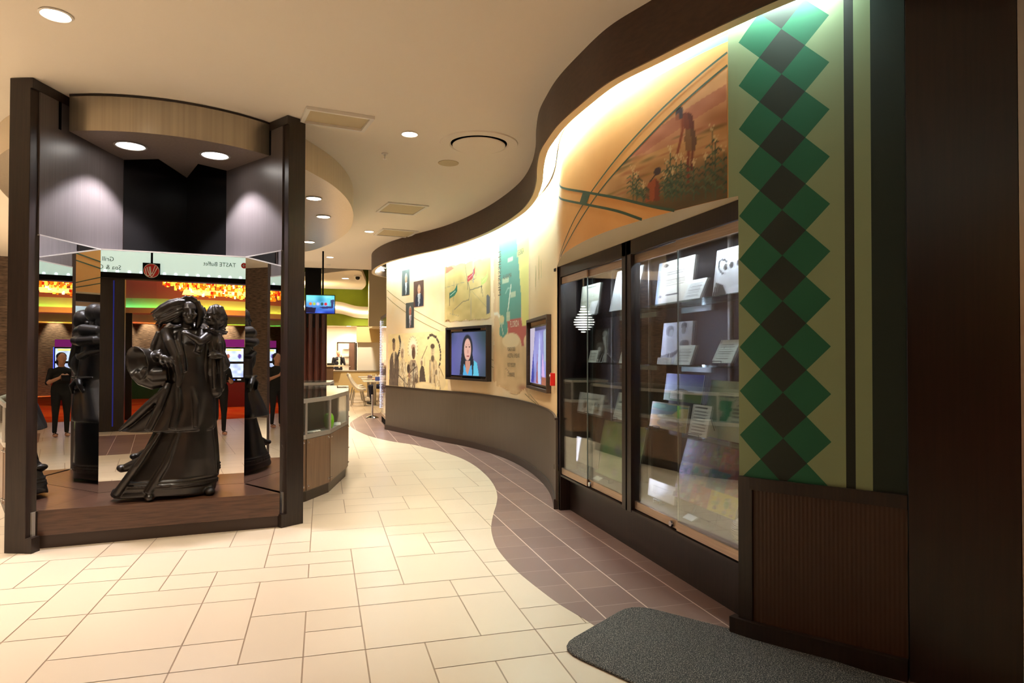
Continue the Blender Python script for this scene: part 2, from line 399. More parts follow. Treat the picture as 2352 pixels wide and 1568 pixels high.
MB().prism([(-4.5, 1.9), (-1.15, 1.75), (-.75, .6), (-.75, -1.0), (-4.5, -1.0)], -.001, .0012).build('floor_border_and_shade', 'brown', floor)  # brown patch laid on the floor as painted shade of the jamb
# ---- ceiling
cl = MB().prism([(-9, -1.7), (3.6, -1.7), (3.6, 16.8), (-9, 16.8)], ZC, ZC + .25).build('ceiling', 'ceil'); struct(cl)
# ---- right wall: printed curved wall
def wall_mat():
    m = mat('printed_wallcovering', (240, 222, 176), .55, spec=.3); b = bsdf(m)
    uv = nd(m, 'ShaderNodeUVMap', uv_map='UVMap'); sp = nd(m, 'ShaderNodeSeparateXYZ'); lk(m, uv.outputs[0], sp.inputs[0])
    U, V = sp.outputs[0], sp.outputs[1]
    def ma(op, a, b_=None, c_=None):
        n = nd(m, 'ShaderNodeMath', operation=op)
        for i, q in enumerate((a, b_, c_)):
            if q is None: continue
            if isinstance(q, (int, float)): n.inputs[i].default_value = q
            else: lk(m, q, n.inputs[i])
        return n.outputs[0]
    cur = [None]
    def over(fac, c):
        mx = nd(m, 'ShaderNodeMix', data_type='RGBA'); lk(m, fac, mx.inputs[0])
        if isinstance(cur[0], tuple): mx.inputs[6].default_value = cur[0]
        else: lk(m, cur[0], mx.inputs[6])
        if isinstance(c, tuple): mx.inputs[7].default_value = c
        else: lk(m, c, mx.inputs[7])
        cur[0] = mx.outputs[2]
    def band(x, a, b_): return ma('MULTIPLY', ma('GREATER_THAN', x, a), ma('LESS_THAN', x, b_))
    cb = nd(m, 'ShaderNodeCombineXYZ'); lk(m, U, cb.inputs[0]); lk(m, V, cb.inputs[1])
    nz = nd(m, 'ShaderNodeTexNoise'); nz.inputs['Scale'].default_value = 1.6; nz.inputs['Detail'].default_value = 6; lk(m, cb.outputs[0], nz.inputs['Vector'])
    nf = nz.outputs['Fac']
    mr = nd(m, 'ShaderNodeMapRange'); mr.inputs[1].default_value = .42; mr.inputs[2].default_value = .68; lk(m, nf, mr.inputs[0])
    # far cream, middle peach, near orange
    cur[0] = rgba((240, 214, 180)); over(ma('MULTIPLY', mr.outputs[0], .5), rgba((240, 200, 140)))
    peach = nd(m, 'ShaderNodeMapRange'); peach.inputs[1].default_value = 6.4; peach.inputs[2].default_value = 5.6; lk(m, U, peach.inputs[0])
    over(peach.outputs[0], rgba((240, 202, 150)))
    om = nd(m, 'ShaderNodeMapRange'); om.inputs[1].default_value = 3.9; om.inputs[2].default_value = 3.1; lk(m, U, om.inputs[0])
    over(om.outputs[0], rgba((224, 164, 98))); 
    over(ma('MULTIPLY', ma('MULTIPLY', om.outputs[0], mr.outputs[0]), .5), rgba((206, 140, 74)))
    # teal edge line at the top of the mural
    over(ma('MULTIPLY', band(V, 3.285, 3.325), ma('GREATER_THAN', U, .861)), rgba((120, 190, 178)))
    # green pattern panel
    g = ma('LESS_THAN', U, .861); over(g, rgba((130, 146, 112)))
    hw, ph = .1165, .1203
    a = ma('DIVIDE', ma('SUBTRACT', U, .5625), hw); bb = ma('DIVIDE', ma('SUBTRACT', V, 3.012), ph)
    def tri(x):   # distance to nearest even integer
        return ma('ABSOLUTE', ma('SUBTRACT', ma('MULTIPLY', ma('FRACT', ma('ADD', ma('DIVIDE', x, 2.0), .5)), 2.0), 1.0))
    dark = ma('LESS_THAN', ma('ADD', ma('ABSOLUTE', a), tri(ma('ADD', bb, 1.0))), 1.0)
    l1 = ma('LESS_THAN', ma('ADD', ma('ABSOLUTE', ma('SUBTRACT', a, 1.0)), tri(bb)), 1.0)
    l2 = ma('LESS_THAN', ma('ADD', ma('ABSOLUTE', ma('ADD', a, 1.0)), tri(bb)), 1.0)
    over(ma('MULTIPLY', g, ma('MAXIMUM', l1, l2)), rgba((30, 92, 66))); over(ma('MULTIPLY', g, dark), rgba((38, 46, 40)))
    over(band(U, .22, .263), rgba((28, 34, 28))); over(ma('LESS_THAN', U, .145), rgba((28, 40, 34)))
    lk(m, cur[0], b.inputs['Base Color']); return m
M['wall'] = wall_mat()
def build_wall():
    vs, fs, uv = [], [], []
    def seg(s0, s1, z0, z1):
        n = max(2, int((s1 - s0) / .05) + 1); o = len(vs)
        for s in np.linspace(s0, s1, n):
            for z in (z0, z1): vs.append(wall_pt(s, z)); uv.append((s, z))
        for i in range(n - 1): fs.append((o + 2 * i, o + 2 * i + 1, o + 2 * i + 3, o + 2 * i + 2))
    seg(0, .80, 0, ZC); seg(.80, 3.875, 2.403, ZC); seg(3.875, SLEN, 0, ZC)
    me = bpy.data.meshes.new('wall_right'); me.from_pydata(vs, [], fs); ul = me.uv_layers.new(name='UVMap')
    for l in me.loops: ul.data[l.index].uv = uv[l.vertex_index]
    me.materials.append(M['wall']); me.polygons.foreach_set('use_smooth', [True] * len(me.polygons))
    o = bpy.data.objects.new('wall_right', me); COL.objects.link(o); return struct(o)
wall = build_wall()
# underside of the wall over the showcase, and the blind end of the wall
S = np.linspace(.80, 3.875, 60); v = []
for s in S:
    x, y = wpos(s); v += [(x, y, 2.403), (2.40, y, 2.403)]
MB().add(v, [(2 * i, 2 * i + 1, 2 * i + 3, 2 * i + 2) for i in range(59)]).build('wall_underside', 'plaster', wall)
MB().prism([tuple(WALL[-1]), (1.29, 13.76), (3.4, 13.85), (3.4, 13.6), (1.6, 13.2)], 2.4, ZC).build('wall_end', 'plaster', wall)
# wainscot with cap rail
wall_strip(MB(), 3.875, SLEN, 0.09, .885, .012, back=-.01).build('wainscot', 'wain', wall)
wall_strip(MB(), 3.875, SLEN, .882, .902, .022, back=-.01).build('chair_rail', 'base', wall)
def ribbed():
    m = M['wainr']; uvn = nd(m, 'ShaderNodeTexCoord'); wv = nd(m, 'ShaderNodeTexWave'); wv.inputs['Scale'].default_value = 22; wv.inputs['Distortion'].default_value = 0
    wv.bands_direction = 'DIAGONAL'; mp = nd(m, 'ShaderNodeMapping'); mp.inputs['Scale'].default_value = (-1, 1, 0); lk(m, uvn.outputs['Object'], mp.inputs[0]); lk(m, mp.outputs[0], wv.inputs['Vector'])
    bp = nd(m, 'ShaderNodeBump'); bp.inputs['Strength'].default_value = .35; bp.inputs['Distance'].default_value = .004
    lk(m, wv.outputs['Fac'], bp.inputs['Height']); lk(m, bp.outputs[0], bsdf(m).inputs['Normal'])
ribbed()
wall_strip(MB(), 0, .79, .095, .80, .006, back=-.01).build('ribbed_wainscot', 'wainr', wall)
r = MB(); wall_strip(r, 0, .795, .80, .865, .02, back=-.01); wall_strip(r, .72, .795, .095, .80, .02, back=-.01); r.build('wainscot_frame', 'wood', wall)
b1 = wall_strip(MB(), 3.88, SLEN, 0, .10, .03, back=-.01).build('baseboard_right', 'base'); struct(b1)
b2 = wall_strip(MB(), 0, .835, 0, .098, .045, back=-.01).build('baseboard_front', 'wood'); struct(b2)
# ---- cove fascia under the ceiling, with the lit tubes behind it
FC = spline([(2.75, 1.75), (2.42, 2.30), (2.172, 2.77), (2.03, 3.12), (1.892, 3.539), (1.78, 3.90), (1.741, 4.33), (1.731, 4.753), (1.762, 5.10), (1.81, 5.43), (1.93, 5.88), (2.096, 6.41), (2.237, 7.0), (2.327, 7.68), (2.322, 8.53), (2.226, 9.45), (1.937, 10.70), (1.504, 11.73), (1.182, 12.63), (1.02, 13.5), (.99, 14.2), (1.07, 14.8), (1.32, 15.2), (1.8, 15.45)], 10)
FT = np.gradient(FC, axis=0); FT /= np.linalg.norm(FT, axis=1)[:, None]; FN = np.c_[FT[:, 1], -FT[:, 0]]      # towards the wall
rings = [[(p[0], p[1], 3.30), (p[0], p[1], ZC + .02), (p[0] + n[0] * .075, p[1] + n[1] * .075, ZC + .02), (p[0] + n[0] * .075, p[1] + n[1] * .075, 3.30)] for p, n in zip(FC, FN)]
fa = MB().loft(rings).build('trim_1', 'fascia', smooth=35); struct(fa)
rings = [[(p[0] + n[0] * q, p[1] + n[1] * q, z) for q, z in ((.010, 3.299), (.010, 3.304), (.072, 3.304), (.072, 3.299))] for p, n in zip(FC, FN)]
MB().loft(rings).build('fascia_lip', 'plaster', fa)
cove = thing('cove_light', 'continuous white light tube hidden behind the curved brown ceiling fascia', 'light', (2.1, 6.5, 3.5))
off = .135
P = [(p[0] + n[0] * off, p[1] + n[1] * off, 3.43) for p, n in zip(FC, FN)]
MB().tube(P[16:-14], .018, 6).build('light_tube', 'cove', cove)
rings = [[(p[0] + n[0] * q, p[1] + n[1] * q, z) for q, z in ((.08, 3.50), (.08, 3.47), (.20, 3.47), (.20, 3.50))] for p, n in zip(FC[16:-14], FN[16:-14])]
MB().loft(rings).build('mounting_channel', 'white', cove)
# ---- dark wood pier at the right edge
M['pierwood'] = noisy(mat('polished_dark_wood', (40, 22, 16), .3, spec=.6), (14, 14, .5), c2=(26, 14, 11))
pr = MB().prism([(2.645, 2.455), (2.955, 2.165), (3.5, 2.6), (3.4, 3.2)], 0, ZC).build('wall_pier', 'pierwood'); struct(pr)
MB().prism([(2.957, 2.163), (2.985, 2.137), (3.5, 2.5), (3.5, 2.6)], 0, ZC).build('metal_edge', 'alu', pr)
pr2 = MB().prism([(2.985, 2.137), (3.6, 1.2), (3.6, -1.7), (4.2, -1.7), (4.2, 2.5), (3.5, 2.5)], 0, ZC).build('wall_side', 'wood'); struct(pr2)
# ================================================================== KIOSK (mirrored niche) 
kiosk = thing('display_kiosk', 'dark wood kiosk niche lined with mirrors under a curved metal canopy', 'kiosk', (-1.25, 6.5, 0))
LI, LD = np.array((-2.175, 5.873)), np.array((.327, .945)); LN = np.array((-.945, .327))
RI, RD = np.array((-.298, 6.16)), np.array((-.565, .825)); RN = np.array((.825, .565))
def fin(I, D, N, L):
    P = [I, I + D * L, I + D * L + N * .168, I + N * .168]; return MB().prism([tuple(p) for p in P], 0, ZC - .002)
fin(LI, LD, LN, 1.13).build('fin', 'wood', kiosk, bevel=.004); fin(RI, RD, RN, 1.14).build('fin', 'wood', kiosk, bevel=.004)
def slab(I, D, N, t0, t1, z0, z1, a, b):       # slab on the inner face of a fin, from offset a to b into the niche
    P = [I + D * t0 - N * a, I + D * t1 - N * a, I + D * t1 - N * b, I + D * t0 - N * b]; return MB().prism([tuple(p) for p in P], z0, z1)
for I, D, N, e in ((LI, LD, LN, .79), (RI, RD, RN, .705)):
    slab(I, D, N, .085, 1.10, 2.462, 3.58, -.004, .012).build('upper_panel', 'lam', kiosk)
    slab(I, D, N, .085, e, .301, 2.452, -.004, .018).build('mirror', 'mirror', kiosk)
    slab(I, D, N, .085, e, 2.452, 2.462, -.004, .02).build('mirror_trim', 'alu', kiosk)
    slab(I, D, N, .0, 1.10, 3.58, ZC - .003, -.004, .016).build('top_trim', 'wood', kiosk)
    slab(I, D, N, .278, .305, 3.355, 3.60, -.004, .016).build('reveal_strip', 'black', kiosk)
    slab(I, D, N, .0, .085, 0, .115, -.004, .05).build('fin_foot', 'wood', kiosk)
    slab(I, D, N, .05, .085, .115, .30, -.004, .012).build('corner_strip', 'alu', kiosk)
MB_, MC_ = np.array((-1.935, 6.612)), np.array((-.694, 6.744)); d = (MC_ - MB_) / np.linalg.norm(MC_ - MB_); n = np.array((-d[1], d[0]))
MB().prism([tuple(MB_), tuple(MC_), tuple(MC_ + n * .02), tuple(MB_ + n * .02)], .301, 2.452).build('mirror', 'mirror', kiosk)
MB().prism([tuple(MB_ - n * .004), tuple(MC_ - n * .004), tuple(MC_ + n * .02), tuple(MB_ + n * .02)], 2.452, 2.464).build('mirror_trim', 'alu', kiosk)
for q in (MB_, MC_): MB().prism([tuple(q - d * .004 - n * .004), tuple(q + d * .004 - n * .004), tuple(q + d * .004 + n * .004), tuple(q - d * .004 + n * .004)], .301, 2.452).build('mirror_seam', 'alu', kiosk)
VB = [(-1.83, 6.93), (-1.36, 7.46), (-.925, 7.08)]
MB().prism([VB[0], VB[1], VB[2], (-.9, 7.2), (-1.36, 7.58), (-1.9, 7.05)], 2.40, 3.65).build('back_panel', 'blackgloss', kiosk)  # same laminate as the side panels, its shade put into a black colour
MB().prism([tuple(MB_ + n * .021), tuple(MC_ + n * .021), VB[2], VB[1], VB[0]], 2.40, 2.45).build('mirror_ledge', 'black', kiosk)
MB().prism([(-2.05, 7.08), (-1.36, 7.6), (-.85, 7.22), (-.8, 9.6), (-2.3, 9.45)], 0, 3.354).build('core', 'redwood', kiosk)
PF0, PF1 = np.array((-2.150, 5.985)), np.array((-.355, 6.172)); pd = (PF1 - PF0) / np.linalg.norm(PF1 - PF0); pn = np.array((-pd[1], pd[0]))
plat = [tuple(PF0), tuple(PF1), (-.70, 6.69), tuple(MC_ - n * .001), tuple(MB_ - n * .001), (-1.94, 6.55)]
MB().prism(plat, .10, .30).build('plinth', 'woodh', kiosk, bevel=.003)
MB().prism([tuple(PF0 + pn * .012), tuple(PF1 + pn * .012), (-.72, 6.69), (-1.93, 6.55)], 0, .10).build('toe_kick', 'base', kiosk)
th = np.linspace(math.radians(246.2), math.radians(313.0), 32)
arc = [(-1.43 + 1.43 * math.cos(a), 7.47 + 1.43 * math.sin(a)) for a in th]
drum = arc + [(-.91, 7.06), (-1.158, 6.872), (-1.36, 7.45), (-1.487, 6.808), (-1.815, 6.93)]
M['drumv'] = noisy(mat('brushed_bronze_band', (182, 172, 154), .3, metal=.9), (9, 9, .03), c2=(166, 156, 140))
MB().prism(drum, 3.355, ZC - .004).build('canopy', 'drumv', kiosk, smooth=30)
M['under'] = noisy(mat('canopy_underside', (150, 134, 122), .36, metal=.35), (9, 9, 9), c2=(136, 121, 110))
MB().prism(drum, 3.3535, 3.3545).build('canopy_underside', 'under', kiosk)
rings = [[(p[0] + q[0], p[1] + q[1], z) for q, z in (((0, -.006), ZC - .02), ((0, -.006), ZC - .004), ((0, .01), ZC - .004), ((0, .01), ZC - .02))] for p in arc]
MB().loft(rings).build('canopy_trim', 'wood', kiosk)
K0 = np.array((-1.25, 6.09)); KA = np.array((-.105, .9945)); KB = np.array((.9945, .105))
def kref(p): v = np.array(p) - K0; return tuple(K0 + KA * (v @ KA) - KB * (v @ KB))
CR = [tuple(p) for p in spline([(-.36, 6.42), (-.157, 6.82), (.07, 7.28), (.24, 7.82), (.345, 8.43), (.388, 9.1), (.375, 9.82), (.277, 10.513), (.027, 11.479), (-.268, 12.146), (-.9, 12.75), (-1.9, 13.0)], 8)]
can = CR + [kref(p) for p in CR[::-1][1:]] + [(-1.95, 6.95), (-1.36, 7.6), (-.85, 7.2)]
MB().prism(can, 3.356, ZC - .003).build('side_canopy', 'drum', kiosk, smooth=30)
def downlight(name, p, r, power, parent=None, label=None, angle=110, color=(255, 245, 226), m='lens', group=None, blend=.8, depth=.0):
    """recessed can light: trim ring, reflector cone and bright lens, with its own spot"""
    x, y, z = p
    t = parent if parent is not None else thing('ceiling_downlight', label, 'downlight', p, group)
    MB().lathe([(r * 1.12, -.001), (r * 1.16, -.006), (r * 1.02, -.010), (r * .97, -.004), (r * .97, -.001)], p, 28).build('trim_ring', 'white' if parent is None else 'alu', t, smooth=True)
    MB().lathe([(r * .96, -.006), (r * .4, -.0075), (.001, -.008)], p, 24).build('lens', m, t)
    lamp('SPOT', (x, y, z - .014), power, color, r * .8, None, angle, blend, parent=t)
    return t
for x, y in ((-1.626, 6.435), (-.958, 6.526)): downlight('', (x, y, 3.3532), .115, 330, parent=kiosk, m='lensw', angle=108, color=(250, 246, 255), blend=.3)
for x, y in ((-.107, 8.004), (.002, 9.027), (-.219, 11.11)): downlight('', (x, y, 3.355), .085, 125, parent=kiosk, angle=110)
for x, y in ((-.107, 8.004), (.002, 9.027)): q = kref((x, y)); downlight('', (q[0], q[1], 3.355), .085, 125, parent=kiosk, angle=110)
# ---- glass display counters at the kiosk's sides
def counter(P, label, cut=None):
    """P: outer front polyline + back corners (closed polygon), first k+1 points are the glazed front"""
    poly, k = P; c = np.mean(np.array(poly), 0)
    t = thing('display_counter', label, 'display counter', (float(c[0]), float(c[1]), 0))
    ins = lambda q: [tuple(c + (np.array(p) - c) * q) for p in poly]
    MB().prism(ins(.93), 0, .115).build('toe_kick', 'base', t)
    MB().prism(ins(.985), .115, .655).build('base_cabinet', 'wain', t)
    MB().prism(ins(1.0), .655, .70).build('shelf_rail', 'alu', t)
    MB().prism(ins(.72), .70, 1.03).build('display_back', 'wain', t)
    MB().prism(ins(1.0), 1.065, 1.073).build('glass_top', 'shelfglass', t)
    rim = MB(); n_ = len(poly); inn = ins(.94)
    for i in range(n_):
        a, b, e, f_ = poly[i], poly[(i + 1) % n_], inn[(i + 1) % n_], inn[i]
        rim.prism([a, b, e, f_], 1.025, 1.068)
    rim.build('top_frame', 'alu', t)
    for i in range(k):
        a, b = np.array(poly[i]), np.array(poly[i + 1]); dd = (b - a) / np.linalg.norm(b - a); nn = np.array((dd[1], -dd[0]))
        if nn @ (a - c) < 0: nn = -nn
        q = [a + dd * .012 , b - dd * .012, b - dd * .012 - nn * .02, a + dd * .012 - nn * .02]
        q2 = [p + nn * .001 for p in q]
        dr = MB().prism([tuple(p) for p in q2], .125, .65).build('door_panel', 'panelwood', t)
        for zz in (.17, .62):
            for e in (a + dd * .04, b - dd * .04):
                cc = e + nn * .004; MB().sphere((cc[0], cc[1], zz), .011, 8, 6).build('door_screw', 'chrome', dr)
        g = [a - nn * .006, b - nn * .006, b - nn * .012, a - nn * .012]
        MB().prism([tuple(p) for p in g], .70, 1.025).build('glass_pane', 'glass', t)
    for i in range(k + 1):
        a = np.array(poly[i]); v = (c - a) / np.linalg.norm(c - a); a = a + v * .012
        MB().prism([tuple(a + np.array(q)) for q in ((-.012, -.012), (.012, -.012), (.012, .012), (-.012, .012))], .70, 1.03).build('corner_post', 'alu', t)
    return t
M['panelwood'] = noisy(mat('brown_oak_laminate', (128, 100, 78), .42, spec=.4), (18, 18, .5), c2=(104, 79, 60))
CP = [(-.40, 6.83), (-.157, 7.1), (.0875, 7.54), (.315, 8.55), (.375, 10.0), (-.55, 10.25), (-.75, 7.25)]
counter((CP, 4), 'glass topped brown display counter right of the mirrored kiosk')
counter(([kref(p) for p in CP], 4), 'glass topped display counter peeking out left of the mirrored kiosk')
c3 = [(-.5, 11.2), (.12, 11.35), (.2, 12.2), (-.6, 12.3)]
counter((c3, 2), 'far display counter with glass top behind the kiosk counter')
g = MB().lathe([(.0, 0), (.034, .002), (.05, .03), (.056, .09), (.05, .14), (.034, .165), (.026, .17), (.022, .16), (.0, .155)], (0, 0, 0), 20).build('vase', 'greenglass', smooth=True)
g.location = (.075, 7.64, .701); tag(g, 'round green vase inside the glass display counter', 'vase')
for i, (x, y) in enumerate(((-.10, 7.26), (-.13, 7.23), (-.07, 7.31), (-.045, 7.36))):
    s = MB().lathe([(0, 0), (.028, .002), (.034, .012), (.02, .02), (0, .022)], (0, 0, 0), 12).build('shell_bowl', 'white', smooth=True)
    s.location = (x, y, .701); tag(s, 'small white dish in a row inside the left pane of the kiosk counter', 'dish', 'white dishes in the kiosk counter')
for i, (x, y, l) in enumerate(((.16, 8.02, 'small white folded card lying beside the green vase'),)):
    s = MB().add([(-.05, -.03, 0), (.05, -.03, 0), (.05, .0, .03), (-.05, .0, .03), (.05, .03, 0), (-.05, .03, 0)], [(0, 1, 2, 3), (3, 2, 4, 5)]).build('folded_card', 'white')
    s.location = (x, y, .701); tag(s, l, 'card')
# ================================================================== CEILING FITTINGS
for x, y, r, l in ((-1.625, 4.739, .082, 'recessed downlight in the ceiling nearest the camera, upper left'), (.797, 6.347, .075, 'recessed downlight between square ceiling panel and round diffuser'), (.763, 11.563, .075, 'recessed downlight right beside the farthest square grille'), (.145, 14.841, .075, 'small recessed downlight near the far edge of the main ceiling')):
    downlight('', (x, y, ZC - .001), r, (320, 380, 560, 560)[int(y > 5) + int(y > 9)], label=l)
for x, y, a_, q_ in ((.2, 2.0, 72, 60), (-3.6, 2.4, 110, 90), (-4.8, 5.4, 115, 800), (-4.6, 9, 115, 900), (-4.6, 12.5, 115, 700), (.6, -.6, 90, 90), (-3.0, .2, 110, 130), (-7, 3.5, 120, 900), (-7, 8, 120, 1000), (-7, 13, 120, 900), (-1.5, 14.8, 115, 700)):  # unseen spots without fittings, added as fill to raise the bounce light
    lamp('SPOT', (x, y, ZC - .015), q_, (255, 244, 228), .08, None, a_, .8)
def grille(c, ax, ay, label, hatch=False, drop=.0):
    ax, ay = np.array(ax), np.array(ay); c = np.array(c); t = thing('ceiling_grille', label, 'ceiling grille', (c[0], c[1], ZC))
    f = MB()
    for s0, s1, u0, u1 in ((-1, 1, -1, -.86), (-1, 1, .86, 1), (-1, -.88, -.86, .86), (.88, 1, -.86, .86)):
        P = [c + ax * s0 + ay * u0, c + ax * s1 + ay * u0, c + ax * s1 + ay * u1, c + ax * s0 + ay * u1]
        f.prism([tuple(p) for p in P], ZC - .018 - drop, ZC - .001)
    f.build('frame', 'white', t)
    P = [c - ax * .88 - ay * .86, c + ax * .88 - ay * .86, c + ax * .88 + ay * .86, c - ax * .88 + ay * .86]
    MB().prism([tuple(p) for p in P], ZC - .006, ZC - .001).build('perforated_panel', 'grille', t)
grille((.113, 6.112), (.29, .045), (-.035, .19), 'large square ceiling access panel with white frame next to the kiosk', drop=.012)
grille((1.10, 9.62), (.29, .04), (-.06, .34), 'square return air grille, nearer of the far pair on the ceiling')
grille((1.22, 11.57), (.31, .04), (-.05, .33), 'square return air grille, farther of the pair on the ceiling')
t = thing('round_diffuser', 'large round air diffuser with floating centre disc on the ceiling', 'air diffuser', (1.508, 6.45, ZC))
MB().lathe([(.395, -.001), (.39, -.012), (.30, -.016), (.285, -.004), (.285, -.001)], (1.508, 6.45, ZC), 48).build('outer_ring', 'ceil', t, smooth=True)
MB().lathe([(.284, -.002), (.001, -.002)], (1.508, 6.45, ZC), 40).build('dark_throat', 'black', t)
MB().lathe([(.262, -.028), (.268, -.020), (.25, -.016), (.001, -.016)], (1.508, 6.45, ZC), 48).build('centre_disc', 'ceil', t, smooth=True)
s = MB().lathe([(.115, 0), (.112, -.006), (.001, -.007)], (0, 0, 0), 32).build('ceiling_speaker', 'grille', smooth=True); s.location = (1.334, 7.192, ZC - .001); tag(s, 'small flat round speaker grille behind the round diffuser', 'speaker')
t = thing('fire_sprinkler', 'small metal fire sprinkler head hanging from the ceiling', 'sprinkler', (.623, 7.04, ZC))
MB().lathe([(.036, -.001), (.032, -.01), (.012, -.012), (.012, -.03), (.001, -.03)], (.623, 7.04, ZC), 16).build('escutcheon', 'white', t, smooth=True)
MB().lathe([(.005, -.03), (.006, -.055), (.018, -.057), (.018, -.061), (.001, -.062)], (.623, 7.04, ZC), 12).build('deflector', 'chrome', t)
s = MB().lathe([(.05, 0), (.045, -.02), (.001, -.03)], (0, 0, 0), 20).build('smoke_detector', 'white', smooth=True); s.location = (.12, 16.1, ZC - .001); tag(s, 'small white detector near the far edge of the ceiling', 'detector')
# ================================================================== WALL SHOWCASE
case = thing('display_case', 'dark wood built-in wall showcase with four sliding glass doors', 'showcase', (2.3, 4.6, 0))
XF = 2.25; YL, YR = 6.13, 3.09
MB().box(XF, 2.42, YR, 3.156, .0, 2.402).build('side_stile', 'wood', case, bevel=.003)
MB().box(XF, 2.42, 6.086, YL, .0, 2.402).build('side_stile', 'wood', case, bevel=.003)
MB().box(XF, 2.33, 4.547, 4.705, .335, 2.402).build('centre_post', 'wood', case, bevel=.003)
MB().box(XF - .003, XF, 4.618, 4.634, .335, 2.40).build('post_groove', 'black', case)
MB().box(XF, 2.42, 3.156, 6.086, 2.292, 2.402).build('top_rail', 'wood', case, bevel=.003)
MB().box(XF + .004, 2.80, 3.156, 6.086, .335, .352).build('bottom_rail', 'wood', case)
MB().box(2.352, 2.40, 3.09, 6.13, 0, .335).build('toe_kick', 'wood', case)
MB().box(XF, 2.352, 6.10, YL, 0, .335).build('toe_side', 'wood', case)
M['liner'] = mat('dark_case_liner', (44, 36, 34), .5, spec=.3)
MB().box(2.74, 2.78, 3.05, 6.42, .35, 2.402).build('back_panel', 'liner', case)
MB().box(2.34, 2.78, 6.36, 6.42, .35, 2.402).build('end_panel', 'liner', case)
MB().box(2.34, 2.78, 3.03, 3.07, .35, 2.402).build('end_panel', 'liner', case)
MB().box(2.30, 2.78, 3.03, 6.42, 2.39, 2.42).build('roof_panel', 'liner', case)
MB().box(2.30, 2.78, 3.03, 6.42, .352, .40).build('case_floor', 'wain', case)
for y0, y1, x in ((5.44, 6.15, 2.262), (4.72, 5.50, 2.282), (3.92, 4.62, 2.282), (3.12, 3.905, 2.262)):
    ya, yb = max(y0, 3.158), min(y1, 6.084)
    dr = MB().box(x + .004, x + .011, ya, yb, .40, 2.24).build('glass_door', 'glass', case)
    MB().box(x, x + .015, ya, yb, .360, .420).build('bottom_rail', 'steel', dr, bevel=.002)
    MB().box(x, x + .015, ya, yb, 2.224, 2.288).build('top_rail', 'steel', dr, bevel=.002)
    MB().box(x + .003, x + .012, ya if x > 2.27 else ya, ya + .004, .42, 2.224).build('glass_edge', 'frosted', dr)
for y in (3.988, 5.393):
    MB().tube([(2.262, y, .386), (2.272, y, .386), (2.283, y, .386)], [.019, .021, .021], 16).build('door_lock', 'chrome', case)
SH = ((1.90, .02), (1.455, .02), (.97, .02))
for z, _ in SH:
    for y0, y1 in ((3.10, 4.56), (4.70, 6.30)):
        MB().box(2.37, 2.66, y0, y1, z - .010, z).build('glass_shelf', 'shelfglass', case)
    for y0, y1 in ((3.45, 3.72), (4.1, 4.5), (4.9, 5.2), (5.3, 5.6)):
        MB().box(2.655, 2.662, y0, y1, z - .055, z - .012).build('shelf_bracket', 'frosted', case)
for y in (3.25, 3.98, 5.15, 5.92):
    MB().box(2.725, 2.741, y, y + .022, .40, 2.39).build('shelf_standard', 'alu', case)
for y in (4.69, 6.20):
    t = MB().box(2.332, 2.340, y, y + .012, .41, 2.24).build('led_strip', 'white', case)
    b = MB()
    for i in range(62): b.sphere((2.329, y + .006, .425 + i * .0293), (.004, .004, .006), 6, 4)
    b.build('led_diodes', 'led', t)
def boxlamp(y, x=2.36):
    lamp('AREA', (x, y, 2.285), 6.5, (226, 236, 255), .5, (.3, 0, -1), sy=.03, parent=case)
for y in (3.5, 4.2, 5.1, 5.75): boxlamp(y)
MB().box(2.335, 2.36, 3.16, 6.08, 2.292, 2.30).build('light_bar', 'white', case)
for y in (4.68, 6.185): lamp('AREA', (2.36, y, 1.3), 8, (215, 222, 255), .02, (.35, -1, 0), sy=1.7, parent=case)
# ---- printed cards and pictures in the case: (Y left, Y right, base z, height, x of foot, lean deg)
def card(name, cv, yl, yr, zb, h, x, lean, label, cat, th=.004, group=None, skew=0.0, m='gprint', edge=(228, 228, 222)):
    a = math.radians(lean)
    return board(name, cv, (x, yl, zb), (skew, yr - yl, 0), (math.sin(a) * h, 0, math.cos(a) * h), th, label, cat, m, edge, group)
def easel(name, y, z, x, h, label, m='rubber', w=.1):
    """small wire easel: two front hooks, back struts, rear leg"""
    b = MB(); r = .0028
    for s in (-1, 1):
        yy = y + s * w / 2
        b.tube([(x - .02, yy, z + .03), (x - .022, yy, z + .004), (x + .02, yy, z + .004), (x + .012 + h * .42, yy * .6 + y * .4, z + h)], r, 6)
    b.tube([(x - .02, y - w / 2, z + .03), (x - .02, y + w / 2, z + .03)], r, 6)
    b.tube([(x + .012 + h * .4, y, z + h * .95), (x + .16, y, z + .003)], r, 6)
    o = b.build(name, m, smooth=True); origin(o, (x, y, z)); return tag(o, label, 'easel')
def doc(w, h, bg=(236, 238, 228), n=14, x0=.12, x1=.88, y0=.15, y1=.82, ink=(120, 118, 112), head=None, al=.6):
    c = Cv(w, h, bg); c.rows(x0, y0, x1, y1, n, ink, al)
    if head: c.rect(.3, .88, .7, .92, head, .8)
    return c
c = Cv(50, 62, (238, 232, 212)).rect(0, 0, .1, 1, (186, 206, 222)).rect(.1, 0, .17, 1, (240, 214, 176))
c.ell(.22, .91, .07, .05, (70, 66, 60)).rows(.3, .86, .72, .95, 3, (110, 100, 90)).rows(.24, .66, .78, .82, 3).rows(.24, .42, .86, .64, 8, (130, 120, 110)).rows(.3, .2, .66, .24, 1, (30, 30, 30), .9).ell(.13, .2, .04, .035, (120, 116, 110))
card('proclamation', c, 4.56, 4.05, 1.902, .33, 2.46, 7, 'large cream proclamation with blue edge on the top shelf', 'document')
card('text_card', doc(26, 30, n=12), 4.06, 3.845, 1.902, .155, 2.40, 24, 'small white text card leaning before the proclamation on top shelf', 'card')
c = Cv(60, 56, (236, 240, 240)).noise(26, 5, 1)
